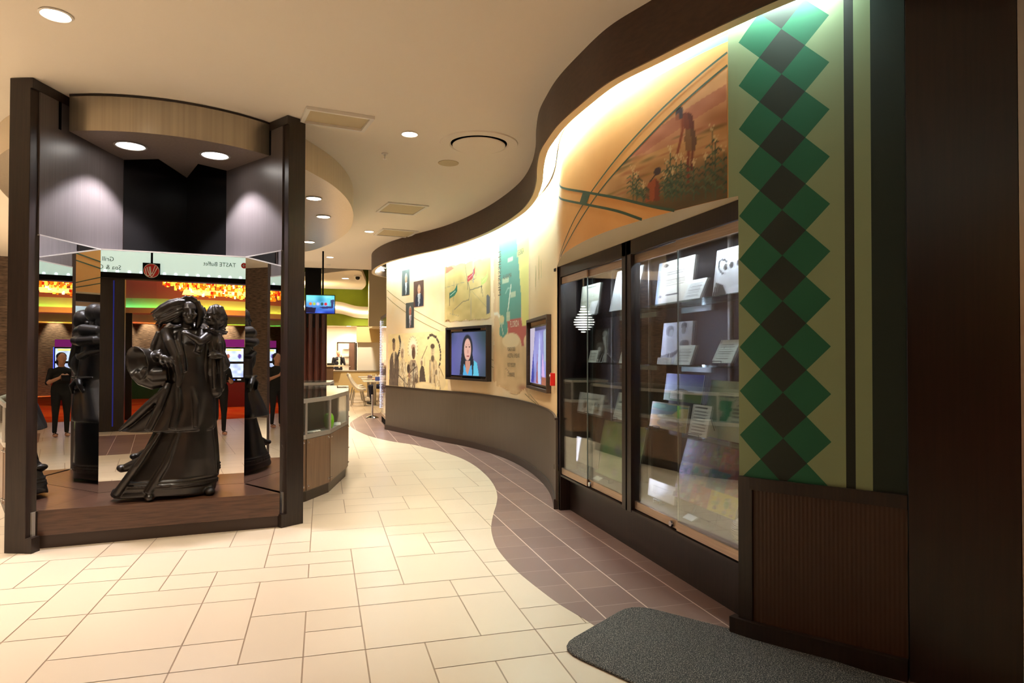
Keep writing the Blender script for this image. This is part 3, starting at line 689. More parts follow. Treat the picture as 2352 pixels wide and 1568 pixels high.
for k, (x, y) in enumerate(((.22, .6), (.34, .62), (.48, .64))):
    c.ell(x, y, .1, .13, (240, 240, 236)).ell(x, y, .045, .075, (60, 58, 56)).ell(x, y - .28, .12, .2, (222, 222, 220))
for k in range(16): c.ell(.17 + .1 * math.cos(k * .25 + 1), .62 + .16 * math.sin(k * .25 + .6), .015, .03, (50, 50, 50))
c.ell(.92, .76, .13, .16, (46, 44, 44)).ell(.9, .68, .07, .09, (150, 150, 150)).poly([(.6, .1), (.66, .5), (.8, .58), (1, .5), (1, .1)], (66, 64, 64)).poly([(.68, .24), (.86, .3), (.9, .44), (.72, .38)], (228, 228, 224)).poly([(0, 0), (.3, .02), (.2, .22), (.05, .3)], (70, 66, 62)).rect(.3, .05, .75, .12, (240, 240, 240))
card('historic_photograph', c, 3.72, 3.20, 1.902, .30, 2.42, 7, 'black and white photograph of people in feather headdresses, top shelf right', 'photograph')
c = Cv(50, 50, (204, 206, 220)).noise(20, 4, 2)
c.ell(.25, .8, .14, .14, (30, 30, 34)).ell(.3, .74, .08, .1, (150, 150, 155)).poly([(.0, .0), (.05, .55), (.2, .66), (.4, .6), (.5, .3), (.45, 0)], (196, 198, 208))
c.ell(.72, .9, .1, .09, (40, 40, 44)).ell(.72, .8, .075, .1, (120, 118, 118)).poly([(.5, .1), (.55, .55), (.7, .66), (.95, .6), (1, .1)], (206, 206, 212)).poly([(.0, .2), (.45, .3), (.7, .42), (.7, .34), (.4, .16), (0, .08)], (58, 54, 54)).ell(.78, .48, .16, .1, (70, 66, 66), .8).line([(.3, .05), (.32, .28), (.22, .32)], .04, (232, 232, 234))
card('historic_photograph', c, 4.46, 4.05, 1.457, .31, 2.45, 6, 'black and white photograph of two men talking, middle shelf', 'photograph')
card('caption_card', doc(24, 10, n=4, y0=.1, y1=.9), 4.42, 4.22, 1.457, .05, 2.40, 10, 'narrow white caption card at the foot of the two men photograph', 'card')
card('text_card', doc(26, 30, n=12), 4.20, 3.985, 1.457, .145, 2.41, 20, 'white text card overlapping the two men photograph', 'card')
card('text_card', doc(28, 34, n=16), 3.72, 3.51, 1.475, .165, 2.41, 27, 'steeply tilted white text card on the middle shelf near the green wall', 'card')
easel('wire_easel', 3.615, 1.456, 2.40, .12, 'wire easel under the tilted text card on the middle shelf')
c = Cv(60, 40, (90, 130, 220)).vgrad((176, 200, 228), (40, 62, 176), .36, 1).noise(14, 4, 5); c.rect(0, 0, 1, .3, (92, 122, 62)).rect(0, .28, 1, .36, (150, 150, 120)).poly([(.2, .33), (.36, .46), (.44, .48), (.58, .44), (.72, .34)], (92, 84, 62)).ell(.62, .36, .2, .04, (60, 74, 46), .8).noise(10, 9, 6)
card('landscape_photograph', c, 4.45, 3.94, 1.19, .20, 2.47, 9, 'colour photograph of a grassy mound under blue sky', 'photograph')
card('caption_card', doc(20, 14, n=5, y0=.1, y1=.9), 4.30, 4.14, 1.21, .055, 2.44, 10, 'white caption card over the bottom of the mound photograph', 'card')
MB().box(2.50, 2.51, 3.98, 4.42, .972, 1.195).build('stand', 'liner', None); o = bpy.context.scene.objects['stand']; origin(o, (2.505, 4.2, .972)); o.name = 'picture_stand'; tag(o, 'dark riser board behind the river painting', 'stand')
c = Cv(60, 44, (150, 140, 96)).noise(50, 7, 9); c.poly([(0, 0), (0, .48), (.14, .5), (.28, .36), (.2, .2), (.4, 0)], (222, 168, 84)).poly([(0, .75), (.1, .98), (.5, .95), (1, .92), (1, .8), (.4, .66)], (62, 116, 100)).ell(.2, .86, .2, .1, (92, 160, 120), .8).poly([(0, .52), (.2, .5), (.6, .6), (1, .7), (.9, .78), (.4, .68), (0, .7)], (88, 104, 96)).poly([(.6, .6), (.8, .86), (1, .88), (1, .5), (.8, .4)], (190, 172, 104)).ell(.6, .28, .34, .15, (196, 186, 168)).ell(.66, .26, .22, .08, (104, 90, 76)).ell(.5, .16, .3, .06, (160, 140, 120)).noise(26, 14, 10)
card('river_painting', c, 4.54, 4.02, .985, .19, 2.40, 9, 'small painting of a river and sandy bank on lower shelf', 'painting')
easel('wire_easel', 4.36, .972, 2.38, .1, 'wire easel holding the river painting')
c = doc(28, 40, n=24, y0=.06, y1=.86, ink=(70, 70, 72)); c.rect(.12, .9, .8, .94, (40, 40, 44))
card('text_sheet', c, 3.97, 3.75, .985, .21, 2.39, 12, 'grey text sheet on black wire easel before the pale map poster', 'document')
easel('wire_easel', 3.84, .972, 2.37, .2, 'black wire easel carrying the grey text sheet', w=.14)
c = Cv(56, 54, (206, 222, 200)).noise(16, 4, 12).poly([(.18, .5), (.2, .66), (.36, .66), (.38, .52), (.34, .3), (.24, .3), (.26, .46)], (96, 186, 146)).rows(.4, .3, .62, .78, 7, (110, 120, 120)).rows(.16, .7, .4, .8, 3, (110, 120, 120)).poly([(.5, .9), (.62, .95), (.42, .55), (.36, .55)], (226, 232, 216)).ell(.78, .55, .16, .26, (186, 196, 196), .7)
card('map_poster', c, 4.00, 3.22, .974, .39, 2.50, 14, 'large pale green poster with a map and notes, lower shelf', 'poster')
card('caption_card', Cv(14, 8, (236, 238, 236)), 3.36, 3.25, .973, .02, 2.39, 70, 'little white card lying at the right end of the lower shelf', 'card')
c = Cv(40, 26, (228, 222, 206)).rect(.08, .12, .92, .88, (214, 206, 190)).rect(.1, .15, .9, .85, (226, 220, 204)).rows(.2, .25, .8, .75, 7, (150, 140, 128), .5)
card('certificate', c, 4.68, 4.28, .43, .13, 2.46, 6, 'cream certificate standing low at the left of right case floor', 'certificate')
easel('acrylic_easel', 4.48, .402, 2.45, .12, 'low easel under the cream certificate', 'frosted')
c = Cv(70, 64, (90, 84, 80)); rr = random.Random(5)
tiles_ = [(0, .6, .22, 1, (70, 80, 120)), (.22, .62, .45, 1, (96, 92, 100)), (.45, .66, .62, 1, (60, 100, 60)), (.62, .6, .82, 1, (150, 90, 70)), (.8, .55, 1, 1, (120, 60, 50)), (0, .3, .2, .6, (150, 150, 180)), (.2, .3, .5, .62, (170, 160, 130)), (.5, .3, .8, .6, (60, 110, 116)), (.78, .25, 1, .56, (140, 70, 60)), (0, 0, .3, .3, (150, 130, 140)), (.3, 0, .6, .3, (170, 110, 90)), (.6, 0, 1, .3, (206, 196, 70))]
for x0, y0, x1, y1, q in tiles_:
    c.rect(x0, y0, x1, y1, q)
    for _ in range(22):
        g_ = rr.randint(30, 230); col = tuple(max(0, min(255, int(.45 * g_ + .55 * w_ + rr.randint(-30, 30)))) for w_ in q); c.ell(x0 + (x1 - x0) * (.1 + .8 * rr.random()), y0 + (y1 - y0) * (.1 + .8 * rr.random()), .012 + .03 * rr.random(), .015 + .05 * rr.random(), col, .8)
card('photo_collage', c, 4.30, 3.55, .50, .44, 2.46, 17, 'big colourful photo collage board on the floor of the right case', 'poster')
easel('wire_easel', 3.95, .402, 2.47, .3, 'wire easel behind the colourful photo collage', w=.3)
o = MB().lathe([(.045, 0), (.085, .03), (.098, .08), (.085, .13), (.05, .155), (.035, .15), (.07, .12), (.08, .08), (.03, .01), (0, .008)], n=28).build('coil_basket', 'white', smooth=True)
M['weave'] = mat('white_weave', (214, 206, 190), .8); wv = nd(M['weave'], 'ShaderNodeTexWave', bands_direction='Z'); wv.inputs['Scale'].default_value = 30; bp = nd(M['weave'], 'ShaderNodeBump'); bp.inputs['Strength'].default_value = 1; bp.inputs['Distance'].default_value = .01
tc = nd(M['weave'], 'ShaderNodeTexCoord'); lk(M['weave'], tc.outputs['Object'], wv.inputs['Vector']); lk(M['weave'], wv.outputs['Fac'], bp.inputs['Height']); lk(M['weave'], bp.outputs[0], bsdf(M['weave']).inputs['Normal'])
o.data.materials[0] = M['weave']; o.location = (2.43, 3.37, .402); tag(o, 'white coiled basket in the front right corner of the showcase', 'basket')
o = MB().lathe([(.02, 0), (.03, .01), (.03, .03), (.06, .12), (.085, .2), (.08, .23), (.055, .12), (.0, .1)], n=24).build('flared_vase', mat('orange_glaze', (214, 150, 84), .3), smooth=True); o.location = (2.56, 3.30, .402)
tag(o, 'orange and cream flared vase behind the coiled basket', 'vase')
card('caption_card', Cv(14, 8, (238, 240, 232)), 4.06, 3.94, .403, .05, 2.40, 60, 'small white card lying in front of the collage on case floor', 'card')
o = MB().sphere((0, 0, .03), (.04, .03, .03), 8, 6).build('crystal', mat('pale_blue_crystal', (150, 176, 190), .25)); o.location = (2.33, 3.24, .402); tag(o, 'pale blue crystal lump at the very front right of the showcase', 'crystal')
# left half of the case
c = doc(30, 44, (206, 210, 186), n=10, y0=.1, y1=.7, ink=(170, 172, 150), al=.4); c.rect(.3, .9, .8, .95, (70, 76, 66), .8).rect(0, .42, 1, .5, (176, 178, 150), .6)
card('notice_sheet', c, 6.06, 5.62, 1.902, .30, 2.44, 6, 'tall greenish notice sheet on the top shelf of the left case', 'document')
card('text_card', doc(20, 26, n=1, al=.1), 5.76, 5.60, 1.902, .135, 2.40, 18, 'small blank looking card before the greenish notice sheet', 'card')
card('info_board', doc(40, 60, (230, 236, 228), n=3, y0=.4, y1=.55, x0=.5, al=.25), 5.27, 4.78, 1.902, .36, 2.40, 13, 'large white board leaning at the right end of left top shelf', 'board')
c = Cv(36, 50, (60, 58, 56)).noise(70, 4, 3); c.ell(.4, .42, .3, .22, (120, 118, 114)).ell(.42, .4, .14, .07, (226, 226, 222)).poly([(.6, .75), (.8, .8), (1, .3), (1, 0), (.8, 0), (.85, .4)], (232, 232, 228)).ell(.75, .85, .2, .1, (210, 210, 206), .8).ell(.35, .7, .2, .12, (60, 56, 54))
card('historic_photograph', c, 5.74, 5.45, 1.457, .31, 2.45, 5, 'black and white close portrait photograph, middle shelf of the left case', 'photograph')
card('text_card', doc(22, 26, n=10), 5.74, 5.56, 1.457, .115, 2.40, 12, 'white text card before the black and white portrait photograph', 'card')
easel('white_easel', 5.52, 1.456, 2.41, .12, 'white wire easel beside the portrait photograph', 'white', w=.06)
card('historic_photograph', Cv(24, 44, (150, 146, 140)).noise(80, 4, 8).ell(.4, .7, .3, .2, (210, 206, 200)), 5.16, 4.95, 1.457, .20, 2.46, 6, 'faded grey photograph at the right end of left middle shelf', 'photograph')
card('text_card', doc(22, 26, n=8), 5.10, 4.92, 1.457, .10, 2.41, 16, 'small tilted text card before the faded grey photograph', 'card')
c = Cv(50, 34, (222, 224, 228)).noise(14, 5, 2); c.rect(.12, .2, .88, .82, (206, 208, 206)).line([(.2, .68), (.8, .74)], .04, (90, 90, 86)).ell(.3, .42, .08, .22, (96, 92, 86)).ell(.86, .34, .06, .22, (110, 106, 98)).rect(.2, .1, .9, .2, (190, 188, 180)).ell(.55, .5, .2, .12, (170, 168, 160), .7)
card('framed_sketch', c, 6.07, 5.50, .974, .19, 2.42, 9, 'white framed sketch of a building on the left lower shelf', 'picture', th=.012)
card('text_card', doc(22, 28, n=11), 5.77, 5.60, .985, .12, 2.385, 10, 'white text card on wire easel before the framed sketch', 'card')
easel('wire_easel', 5.68, .972, 2.375, .11, 'wire easel under the card before the framed sketch')
c = Cv(40, 50, (214, 222, 220)).line([(.05, .1), (.3, .8), (.45, .85)], .03, (70, 74, 76)).line([(.4, .85), (.8, .5)], .03, (90, 94, 96)).ell(.2, .45, .16, .25, (120, 126, 128)).ell(.55, .6, .2, .1, (180, 186, 190), .7).noise(16, 5, 4)
card('historic_photograph', c, 5.32, 4.92, .974, .23, 2.46, 14, 'grey photograph with slanted lines, right end of left lower shelf', 'photograph')
card('text_card', doc(24, 30, n=12), 5.17, 4.95, .985, .14, 2.385, 18, 'white text card before the slanted line photograph', 'card')
easel('wire_easel', 5.06, .972, 2.375, .12, 'wire easel under the card at right end of left lower shelf')
c = Cv(44, 40, (214, 210, 196)).noise(12, 5, 7).ell(.6, .7, .16, .25, (150, 146, 138), .6).ell(.75, .75, .08, .18, (160, 156, 146), .6)
card('pale_poster', c, 6.20, 5.62, .47, .24, 2.44, 7, 'pale cream poster low in the left case', 'poster')
easel('acrylic_easel', 5.9, .402, 2.43, .12, 'clear easel under the pale cream poster', 'frosted')
c = Cv(50, 60, (160, 190, 140)).noise(60, 5, 21); 
for k in range(24): c.ell(rr.random(), rr.random(), .06 + .07 * rr.random(), .08 + .12 * rr.random(), ((120, 180, 120), (150, 160, 190), (190, 196, 200), (170, 200, 130))[k % 4], .6, soft=.9)
card('green_abstract_painting', c, 5.68, 4.85, .44, .50, 2.44, 12, 'soft green and violet abstract painting in the left case', 'painting')
easel('wire_easel', 5.4, .402, 2.43, .2, 'wire easel under the green abstract painting', w=.2)
card('caption_card', Cv(14, 8, (236, 236, 226)), 5.57, 5.44, .403, .05, 2.37, 62, 'small white card lying before the green abstract painting', 'card')
# ================================================================== MURAL PICTURES printed on the curved wall
def on_wall(name, cv, sL, sR, z0, z1, off=.003, mask=None, m='print'):
    return picture(name, cv, lambda x, y: wall_pt(sL + (sR - sL) * x, z0 + (z1 - z0) * y, off), m, wall, mask)
def portrait(bg, suit, skin, hair, tie):
    c = Cv(34, 50, bg, asp=.72).noise(18, 3, sum(suit))
    c.ell(.55, .2, .42, .34, suit, soft=.05).poly([(.42, .5), (.68, .5), (.62, .12), (.5, .0)], (226, 226, 228)).poly([(.53, .46), (.59, .46), (.6, .05), (.5, .05)], tie)
    c.ell(.55, .68, .17, .2, hair, soft=.2).ell(.55, .65, .15, .18, skin, soft=.15)
    return c.ell(.49, .68, .03, .012, (70, 50, 44), .8).ell(.61, .68, .03, .012, (70, 50, 44), .8).ell(.55, .62, .025, .04, tuple(int(q * .85) for q in skin), .7).ell(.55, .56, .05, .012, (150, 84, 76), .8)
on_wall('mural_portrait', portrait((82, 88, 88), (56, 62, 66), (206, 150, 122), (216, 214, 206), (190, 196, 200)), 11.0, 10.662, 2.688, 3.184)
on_wall('mural_portrait', portrait((92, 62, 52), (40, 42, 58), (216, 160, 130), (166, 140, 120), (120, 130, 150)), 10.483, 10.075, 2.437, 2.92, .005)
on_wall('mural_portrait', portrait((78, 78, 76), (58, 60, 62), (180, 108, 86), (196, 186, 172), (140, 80, 84)), 10.818, 10.471, 2.047, 2.534, .004)
# parchment map with little flags
c = Cv(110, 84, (208, 182, 122), asp=1.45).noise(34, 4, 4).noise(20, 12, 5)
c.poly([(0, 1), (.14, .98), (.2, .94), (.0, .86)], (178, 108, 84)).rect(0, 0, .025, 1, (196, 164, 104), .7).poly([(0, 0), (.0, .5), (.05, .06), (.1, 0)], (214, 186, 126)).ell(.06, .02, .05, .04, (140, 96, 58))
road = (150, 140, 116)
for P, wd, q in (([(0, .62), (.3, .66), (.4, .67)], .012, road), ([(.17, .1), (.2, .9)], .008, road), ([(.05, .88), (.35, .92), (.45, .66)], .008, road), ([(.42, .95), (.46, .7), (.48, .66), (.52, .52), (.8, .55)], .018, (96, 92, 82)), ([(.52, .52), (.5, .36), (.37, .34), (.2, .22)], .016, (110, 104, 92)), ([(.54, .5), (.55, .0)], .014, (150, 146, 146)), ([(.64, .95), (.66, .7), (.56, .68)], .012, (110, 104, 96)), ([(.78, .66), (.79, .54), (.82, .38)], .014, (110, 106, 92)), ([(.56, .5), (.9, .2)], .008, road), ([(.1, .16), (.3, .1)], .008, road)): c.line(P, wd, q)
for x, y, q, q2 in ((.1, .4, (44, 104, 84), (190, 214, 200)), (.47, .64, (176, 60, 62), (226, 170, 166)), (.78, .54, (196, 206, 120), (220, 220, 150))):
    c.line([(x, y - .1), (x, y + .12)], .018, (66, 66, 60)).poly([(x, y + .02), (x, y + .12), (x + .1, y + .16), (x + .16, y + .26), (x + .16, y + .14), (x + .1, y + .06)], q).line([(x + .02, y + .075), (x + .12, y + .14)], .016, q2)
c.poly([(.9, .08), (.9, .38), (.93, .4), (.985, .36), (.985, .1)], (96, 98, 104))
rgd = np.random.RandomState(2); msk = np.ones((c.h + 1, c.w + 1), bool)
for i in range(c.w + 1):
    e = int(1 + rgd.rand() * 1.6 + 1.2 * math.sin(i * .3)); msk[:max(0, e), i] = False; msk[c.h + 1 - max(0, e - 1):, i] = False
on_wall('mural_map', c, 9.31, 7.80, 2.09, 3.085, .003, msk.ravel())
f = on_wall('mural_flag', Cv(16, 12, (132, 122, 190)).line([(.2, .5), (.8, .5)], .2, (214, 210, 236)), 8.42, 8.12, 3.11, 3.22, .004)
wall_strip(MB(), 8.405, 8.425, 2.72, 3.12, .0042).build('mural_flagpole', mat('flagpole_ink', (150, 146, 170), .6), wall)
# state map scroll
c = Cv(64, 120, (224, 190, 146), asp=.64).noise(26, 4, 6).noise(16, 14, 2)
c.rect(0, 0, .07, 1, (222, 182, 142), .7).poly([(.16, .44), (.13, 1), (.58, 1), (.72, .62), (.72, .47), (.42, .465), (.36, .44), (.34, .39), (.25, .36), (.14, .38)], (88, 146, 134))
c.poly([(.58, 1), (.96, 1), (.96, .42), (.76, .42), (.72, .62)], (226, 214, 124)).poly([(.34, .465), (.72, .475), (.76, .42), (.98, .42), (.98, .32), (.9, .35), (.84, .31), (.76, .3), (.7, .35), (.58, .38), (.38, .37)], (186, 92, 82))
for x, y, a_ in ((.42, .84, .14), (.3, .72, .18), (.5, .62, .14), (.37, .505, .1), (.37, .48, .1), (.2, .46, .1)): c.rect(x - a_ / 2, y - .014, x + a_ / 2, y + .014, (196, 204, 172), .85)
c.rect(.6, .84, .78, .87, (190, 180, 120), .8).line([(.44, .68), (.36, .53)], .018, (240, 236, 220)).line([(.3, .64), (.36, .67), (.42, .66)], .012, (150, 190, 180)).line([(0, .52), (.1, .52), (.2, .47)], .03, (242, 232, 214)).ell(.2, .48, .07, .025, (216, 200, 150)).line([(.2, .44), (.24, .38)], .012, (230, 220, 196))
c.ell(.45, .34, .25, .05, (232, 206, 166)).ell(.9, .33, .1, .04, (236, 208, 168)).ell(.78, .06, .2, .03, (168, 112, 88), .8, soft=.8).ell(.3, .05, .2, .03, (206, 166, 120), .6, soft=.8)
c.line([(.3, .17), (.4, .145)], .008, (150, 120, 96))
msk = np.ones((c.h + 1, c.w + 1), bool)
for i in range(c.w + 1):
    t_ = i / c.w; e = int(4 + 2.5 * math.sin(t_ * 9) + rgd.rand() * 1.5 - (5 * (t_ - .82) * 5 if t_ > .82 else 0) + (4 if t_ < .07 else 0)); msk[:max(0, e), i] = False
for j in range(c.h + 1):
    e = int(1 + rgd.rand() * 1.4 + 1 * math.sin(j * .35)); msk[j, :max(0, e - 1)] = False
on_wall('mural_state_map', c, 7.69, 6.10, .93, 3.30, .003, msk.ravel())
M['ink'] = mat('mural_ink', (96, 82, 66), .7); M['inkw'] = mat('mural_ink_pale', (232, 224, 200), .7)
def wtext(t, s, z, size, m='ink', sx=1.0, vert=False):
    if vert: fn = lambda x, y: wall_pt(s - y, z + x, .006)
    else: fn = lambda x, y: wall_pt(s - x, z + y, .006)
    text_on('mural_lettering', t, size, fn, m, wall, sx)
wtext('MISSISSIPPI', 7.50, 2.42, .15, sx=1.0, vert=True)
wtext('ALABAMA', 7.32, 2.66, .10, 'ink', sx=.8); wtext('FLORIDA', 7.02, 1.93, .13, 'inkw', sx=.75); wtext('GEORGIA', 6.68, 2.93, .11, 'ink', sx=.6)
for t, z in (('POARCH CREEK', 1.585), ('ANCESTRAL HOMELAND', 1.49), ('FORT MISSISSIPPI', 1.355), ('COMMUNITIES', 1.215)): wtext(t, 7.13, z, .085, sx=.56)
# faint mark to the right of the state map
c = Cv(30, 50, (238, 204, 156)); c.a += np.zeros_like(c.a)
for x, y0, y1 in ((.2, .2, .75), (.55, .35, .95), (.8, .35, .8)): wall_strip(MB(), 5.9 - .55 * x, 5.92 - .55 * x, 2.3 + .5 * y0, 2.3 + .5 * y1, .003).build('mural_brushmark', mat('brushmark', (196, 186, 130), .7), wall)
# sepia group of standing people (lower left)
c = Cv(170, 130, (242, 216, 160), asp=2.3); dk, md, lt = (72, 56, 46), (146, 120, 94), (244, 232, 204)
rs = np.random.RandomState(7)
def streaks(x0, x1, y0, y1, cols, n, w0=.006, l0=.1):
    for k in range(n):
        x = x0 + (x1 - x0) * rs.rand(); y = y0 + (y1 - y0) * rs.rand(); l = l0 * (.4 + rs.rand()); c.line([(x, y), (x + .02 * (rs.rand() - .5), y - l)], w0 * (.8 + 1.4 * rs.rand()), cols[k % len(cols)], .85)
def face(x, y, rx, ry, tone, shade, turn=1):
    c.ell(x, y, rx, ry, tone, soft=.12); c.ell(x - turn * rx * .4, y - ry * .1, rx * .5, ry * .75, shade, .55, soft=.8)
    c.line([(x - rx * .55, y + ry * .28), (x - rx * .1, y + ry * .24)], .010, dk).line([(x + rx * .15, y + ry * .24), (x + rx * .6, y + ry * .28)], .010, dk)
    c.line([(x + rx * .05, y + ry * .2), (x + rx * .12, y - ry * .2)], .009, dk, .7).line([(x - rx * .3, y - ry * .46), (x + rx * .35, y - ry * .46)], .010, dk, .9)
def bonnet(x, y, r, h, n=26, tip=True, a0=-.5, a1=3.64, wash=lt):
    c.ell(x, y, r * .8, h * .8, wash, .95, soft=.25)
    for k in range(n):
        t = a0 + (a1 - a0) * k / (n - 1); p = (x + r * .5 * math.cos(t), y + h * .5 * math.sin(t)); q = (x + r * math.cos(t), y + h * math.sin(t))
        c.line([p, q], .022, wash, .95)
        if tip and k % 2: c.line([(x + r * .93 * math.cos(t), y + h * .93 * math.sin(t)), q], .018, dk, .85)
# tall man in a dark suit
c.poly([(.02, 0), (.035, .5), (.06, .6), (.095, .66), (.15, .66), (.185, .58), (.21, .5), (.215, 0)], (100, 84, 74)); streaks(.04, .2, .1, .55, ((84, 70, 60), (120, 102, 88)), 40, .008, .25)
c.poly([(.085, .66), (.14, .66), (.118, .34)], (222, 200, 162)).line([(.115, .64), (.115, .38)], .016, (150, 124, 98)).line([(.085, .66), (.113, .34)], .012, dk).line([(.14, .66), (.12, .34)], .012, dk)
face(.112, .775, .030, .115, (150, 122, 98), (104, 82, 66)); c.ell(.108, .87, .031, .05, (70, 56, 46), soft=.2)
# second man, feather trail behind the head
for k in range(15): t = k / 14; c.ell(.215 + .03 * math.sin(t * 4) - .02 * t, .93 - .42 * t, .016, .045, (66, 56, 50), .9)
bonnet(.27, .66, .055, .2, 18, False, wash=(236, 220, 182)); c.poly([(.2, 0), (.215, .4), (.25, .52), (.31, .52), (.35, .36), (.36, 0)], (218, 196, 154)); streaks(.21, .36, .05, .5, (lt, (120, 98, 78), md, lt), 120, .008, .11)
face(.275, .62, .03, .105, (186, 156, 124), (140, 112, 88)); c.line([(.3, .66), (.305, .3)], .016, lt).line([(.2, .22), (.40, .01)], .026, dk)
# third man, large war bonnet
bonnet(.46, .70, .085, .24, 30, True); c.poly([(.37, 0), (.385, .36), (.42, .5), (.51, .5), (.55, .36), (.57, 0)], (150, 126, 104)); streaks(.38, .56, .04, .48, (lt, dk, md, (206, 184, 148)), 150, .009, .13)
c.ell(.47, .74, .043, .06, (188, 152, 128), soft=.3); face(.475, .63, .033, .12, (104, 78, 62), (66, 50, 40)); c.line([(.437, .64), (.425, .35)], .018, lt).line([(.51, .64), (.52, .3)], .018, lt); c.poly([(.455, .45), (.5, .45), (.5, .12), (.46, .12)], (92, 76, 66)); streaks(.44, .51, .2, .46, (lt, dk), 26, .008, .2)
c.ell(.385, .34, .03, .10, dk, soft=.3).line([(.37, .2), (.44, .3), (.52, .38)], .026, dk).ell(.4, .22, .02, .05, (160, 120, 96))
# small seated one with a raised stick
c.poly([(.57, 0), (.58, .3), (.61, .42), (.65, .38), (.67, .2), (.7, 0)], (80, 66, 58)); bonnet(.612, .47, .03, .09, 12, False, wash=(226, 206, 168)); c.ell(.612, .45, .018, .05, (150, 122, 98)); c.line([(.615, .53), (.7, .75)], .020, dk).line([(.655, .62), (.66, .4)], .012, md)
# fourth man in a long coat with a feather arc
for k in range(22): t = 2.1 - k * .13; c.ell(.775 + .125 * math.cos(t), .57 + .36 * math.sin(t) + .03 * rs.rand(), .010, .028, (64, 52, 44), .95)
c.poly([(.72, .06), (.73, .44), (.755, .53), (.82, .53), (.86, .44), (.9, .3), (.93, .06)], (216, 190, 144)); streaks(.73, .92, .1, .5, (lt, md, (196, 166, 124)), 70, .009, .2)
c.line([(.745, .5), (.752, .1)], .03, (96, 78, 62)).line([(.8, .48), (.81, .12)], .022, (110, 90, 72)).line([(.885, .4), (.95, .2), (.86, .1)], .04, (206, 178, 134)).line([(.9, .36), (.955, .2)], .012, dk)
face(.785, .66, .032, .1, (224, 202, 162), (186, 158, 122)); c.ell(.783, .745, .035, .05, (88, 72, 58), soft=.2).ell(.785, .535, .03, .07, (90, 74, 62), .9, soft=.4).ell(.84, .3, .018, .05, (120, 98, 78), .8)
c.ell(.925, .13, .055, .12, (226, 202, 156), soft=.2).line([(.88, .16), (.9, .02)], .02, md)
# drum in front
c.ell(.66, .04, .16, .085, (228, 202, 152), soft=.06).ell(.66, .045, .13, .06, (236, 214, 168), soft=.1); streaks(.3, .5, .0, .2, (dk, lt, md), 50, .01, .12)
c.noise(12, 20, 5)
on_wall('mural_people', c, 11.63, 9.205, .905, 1.95, .003)
for s_, z_, q in ((11.15, 2.15, (240, 176, 140)), (10.3, 2.05, (244, 190, 96)), (9.75, 1.9, (244, 196, 120))): pass
# double curved lines
M['wline'] = mat('mural_line_brown', (160, 138, 96), .6); M['gline'] = mat('mural_line_green', (52, 74, 52), .6)
def wline(P, wd, m):
    P = spline([(a, b) for a, b in P], 10); t = np.gradient(P, axis=0); t /= np.linalg.norm(t, axis=1)[:, None]
    v = []
    for (a, b), (x, y) in zip(P, t): v += [wall_pt(a + y * wd / 2, b - x * wd / 2, .0028), wall_pt(a - y * wd / 2, b + x * wd / 2, .0028)]
    MB().add(v, [(2 * i, 2 * i + 1, 2 * i + 3, 2 * i + 2) for i in range(len(P) - 1)]).build('mural_line', m, wall)
wline([(11.70, 2.86), (11.4, 2.73), (11.065, 2.602), (10.6, 2.43), (10.132, 2.28), (9.168, 1.99)], .012, 'wline'); wline([(11.70, 2.72), (11.4, 2.58), (11.063, 2.447), (10.6, 2.28), (10.131, 2.134), (9.167, 1.868)], .012, 'wline')
wline([(7.76, 1.46), (7.68, 1.44)], .012, 'wline'); wline([(7.76, 1.35), (7.68, 1.33)], .012, 'wline')
wline([(6.35, 1.0), (6.1, .95), (5.75, .905)], .012, 'wline'); wline([(6.15, 1.02), (5.95, .97), (5.6, .905)], .012, 'wline')
LA = [(.861, 3.222), (1.221, 3.109), (1.685, 2.966), (2.092, 2.788), (2.66, 2.634), (3.0, 2.53), (3.186, 2.472), (3.45, 2.36), (3.6, 2.25)]
LA = [(.863, 3.222), (1.221, 3.112), (1.685, 2.952), (2.092, 2.80), (2.66, 2.62), (3.186, 2.452), (3.45, 2.405)]
LB = [(.863, 3.149), (1.221, 3.029), (1.543, 2.909), (1.959, 2.765), (2.431, 2.605), (2.963, 2.455), (3.25, 2.405)]
wline(LA, .013, 'gline'); wline(LB, .013, 'gline')
LCc = [(3.45, 3.13), (3.295, 3.055), (2.334, 2.76), (1.843, 2.606), (1.457, 2.469), (1.26, 2.405)]; LDd = [(3.45, 3.0), (3.294, 2.944), (2.334, 2.667), (1.843, 2.515), (1.567, 2.406)]
wline(LCc, .018, 'gline'); wline(LDd, .018, 'gline')
vv = [wall_pt(s, z, .0034) for s, z in ((2.43, 2.79), (2.27, 2.74), (2.36, 2.675), (2.52, 2.72))]; MB().add(vv, [(0, 1, 2, 3)]).build('mural_crossing', 'gline', wall)
# field painting between the lines
c = Cv(150, 110, (190, 140, 92), asp=1.5); c.vgrad((120, 88, 52), (186, 136, 84), 0, .55).vgrad((176, 118, 84), (226, 176, 120), .55, 1).noise(40, 5, 3)
c.poly([(.3, .62), (1, .86), (1, .74), (.55, .58)], (168, 98, 78), .6).noise(26, 14, 8)
rs = np.random.RandomState(4)
for k in range(90):
    x, y = rs.rand(), rs.rand() * .6; c.ell(x, y, .05 + .05 * rs.rand(), .012 + .012 * rs.rand(), ((112, 92, 44), (92, 84, 46), (166, 112, 66), (150, 84, 52))[k % 4], .55, soft=.8)
c.ell(.9, .12, .35, .28, (66, 62, 42), .8, soft=.9).ell(.55, .0, .5, .14, (74, 66, 40), .8, soft=.9)
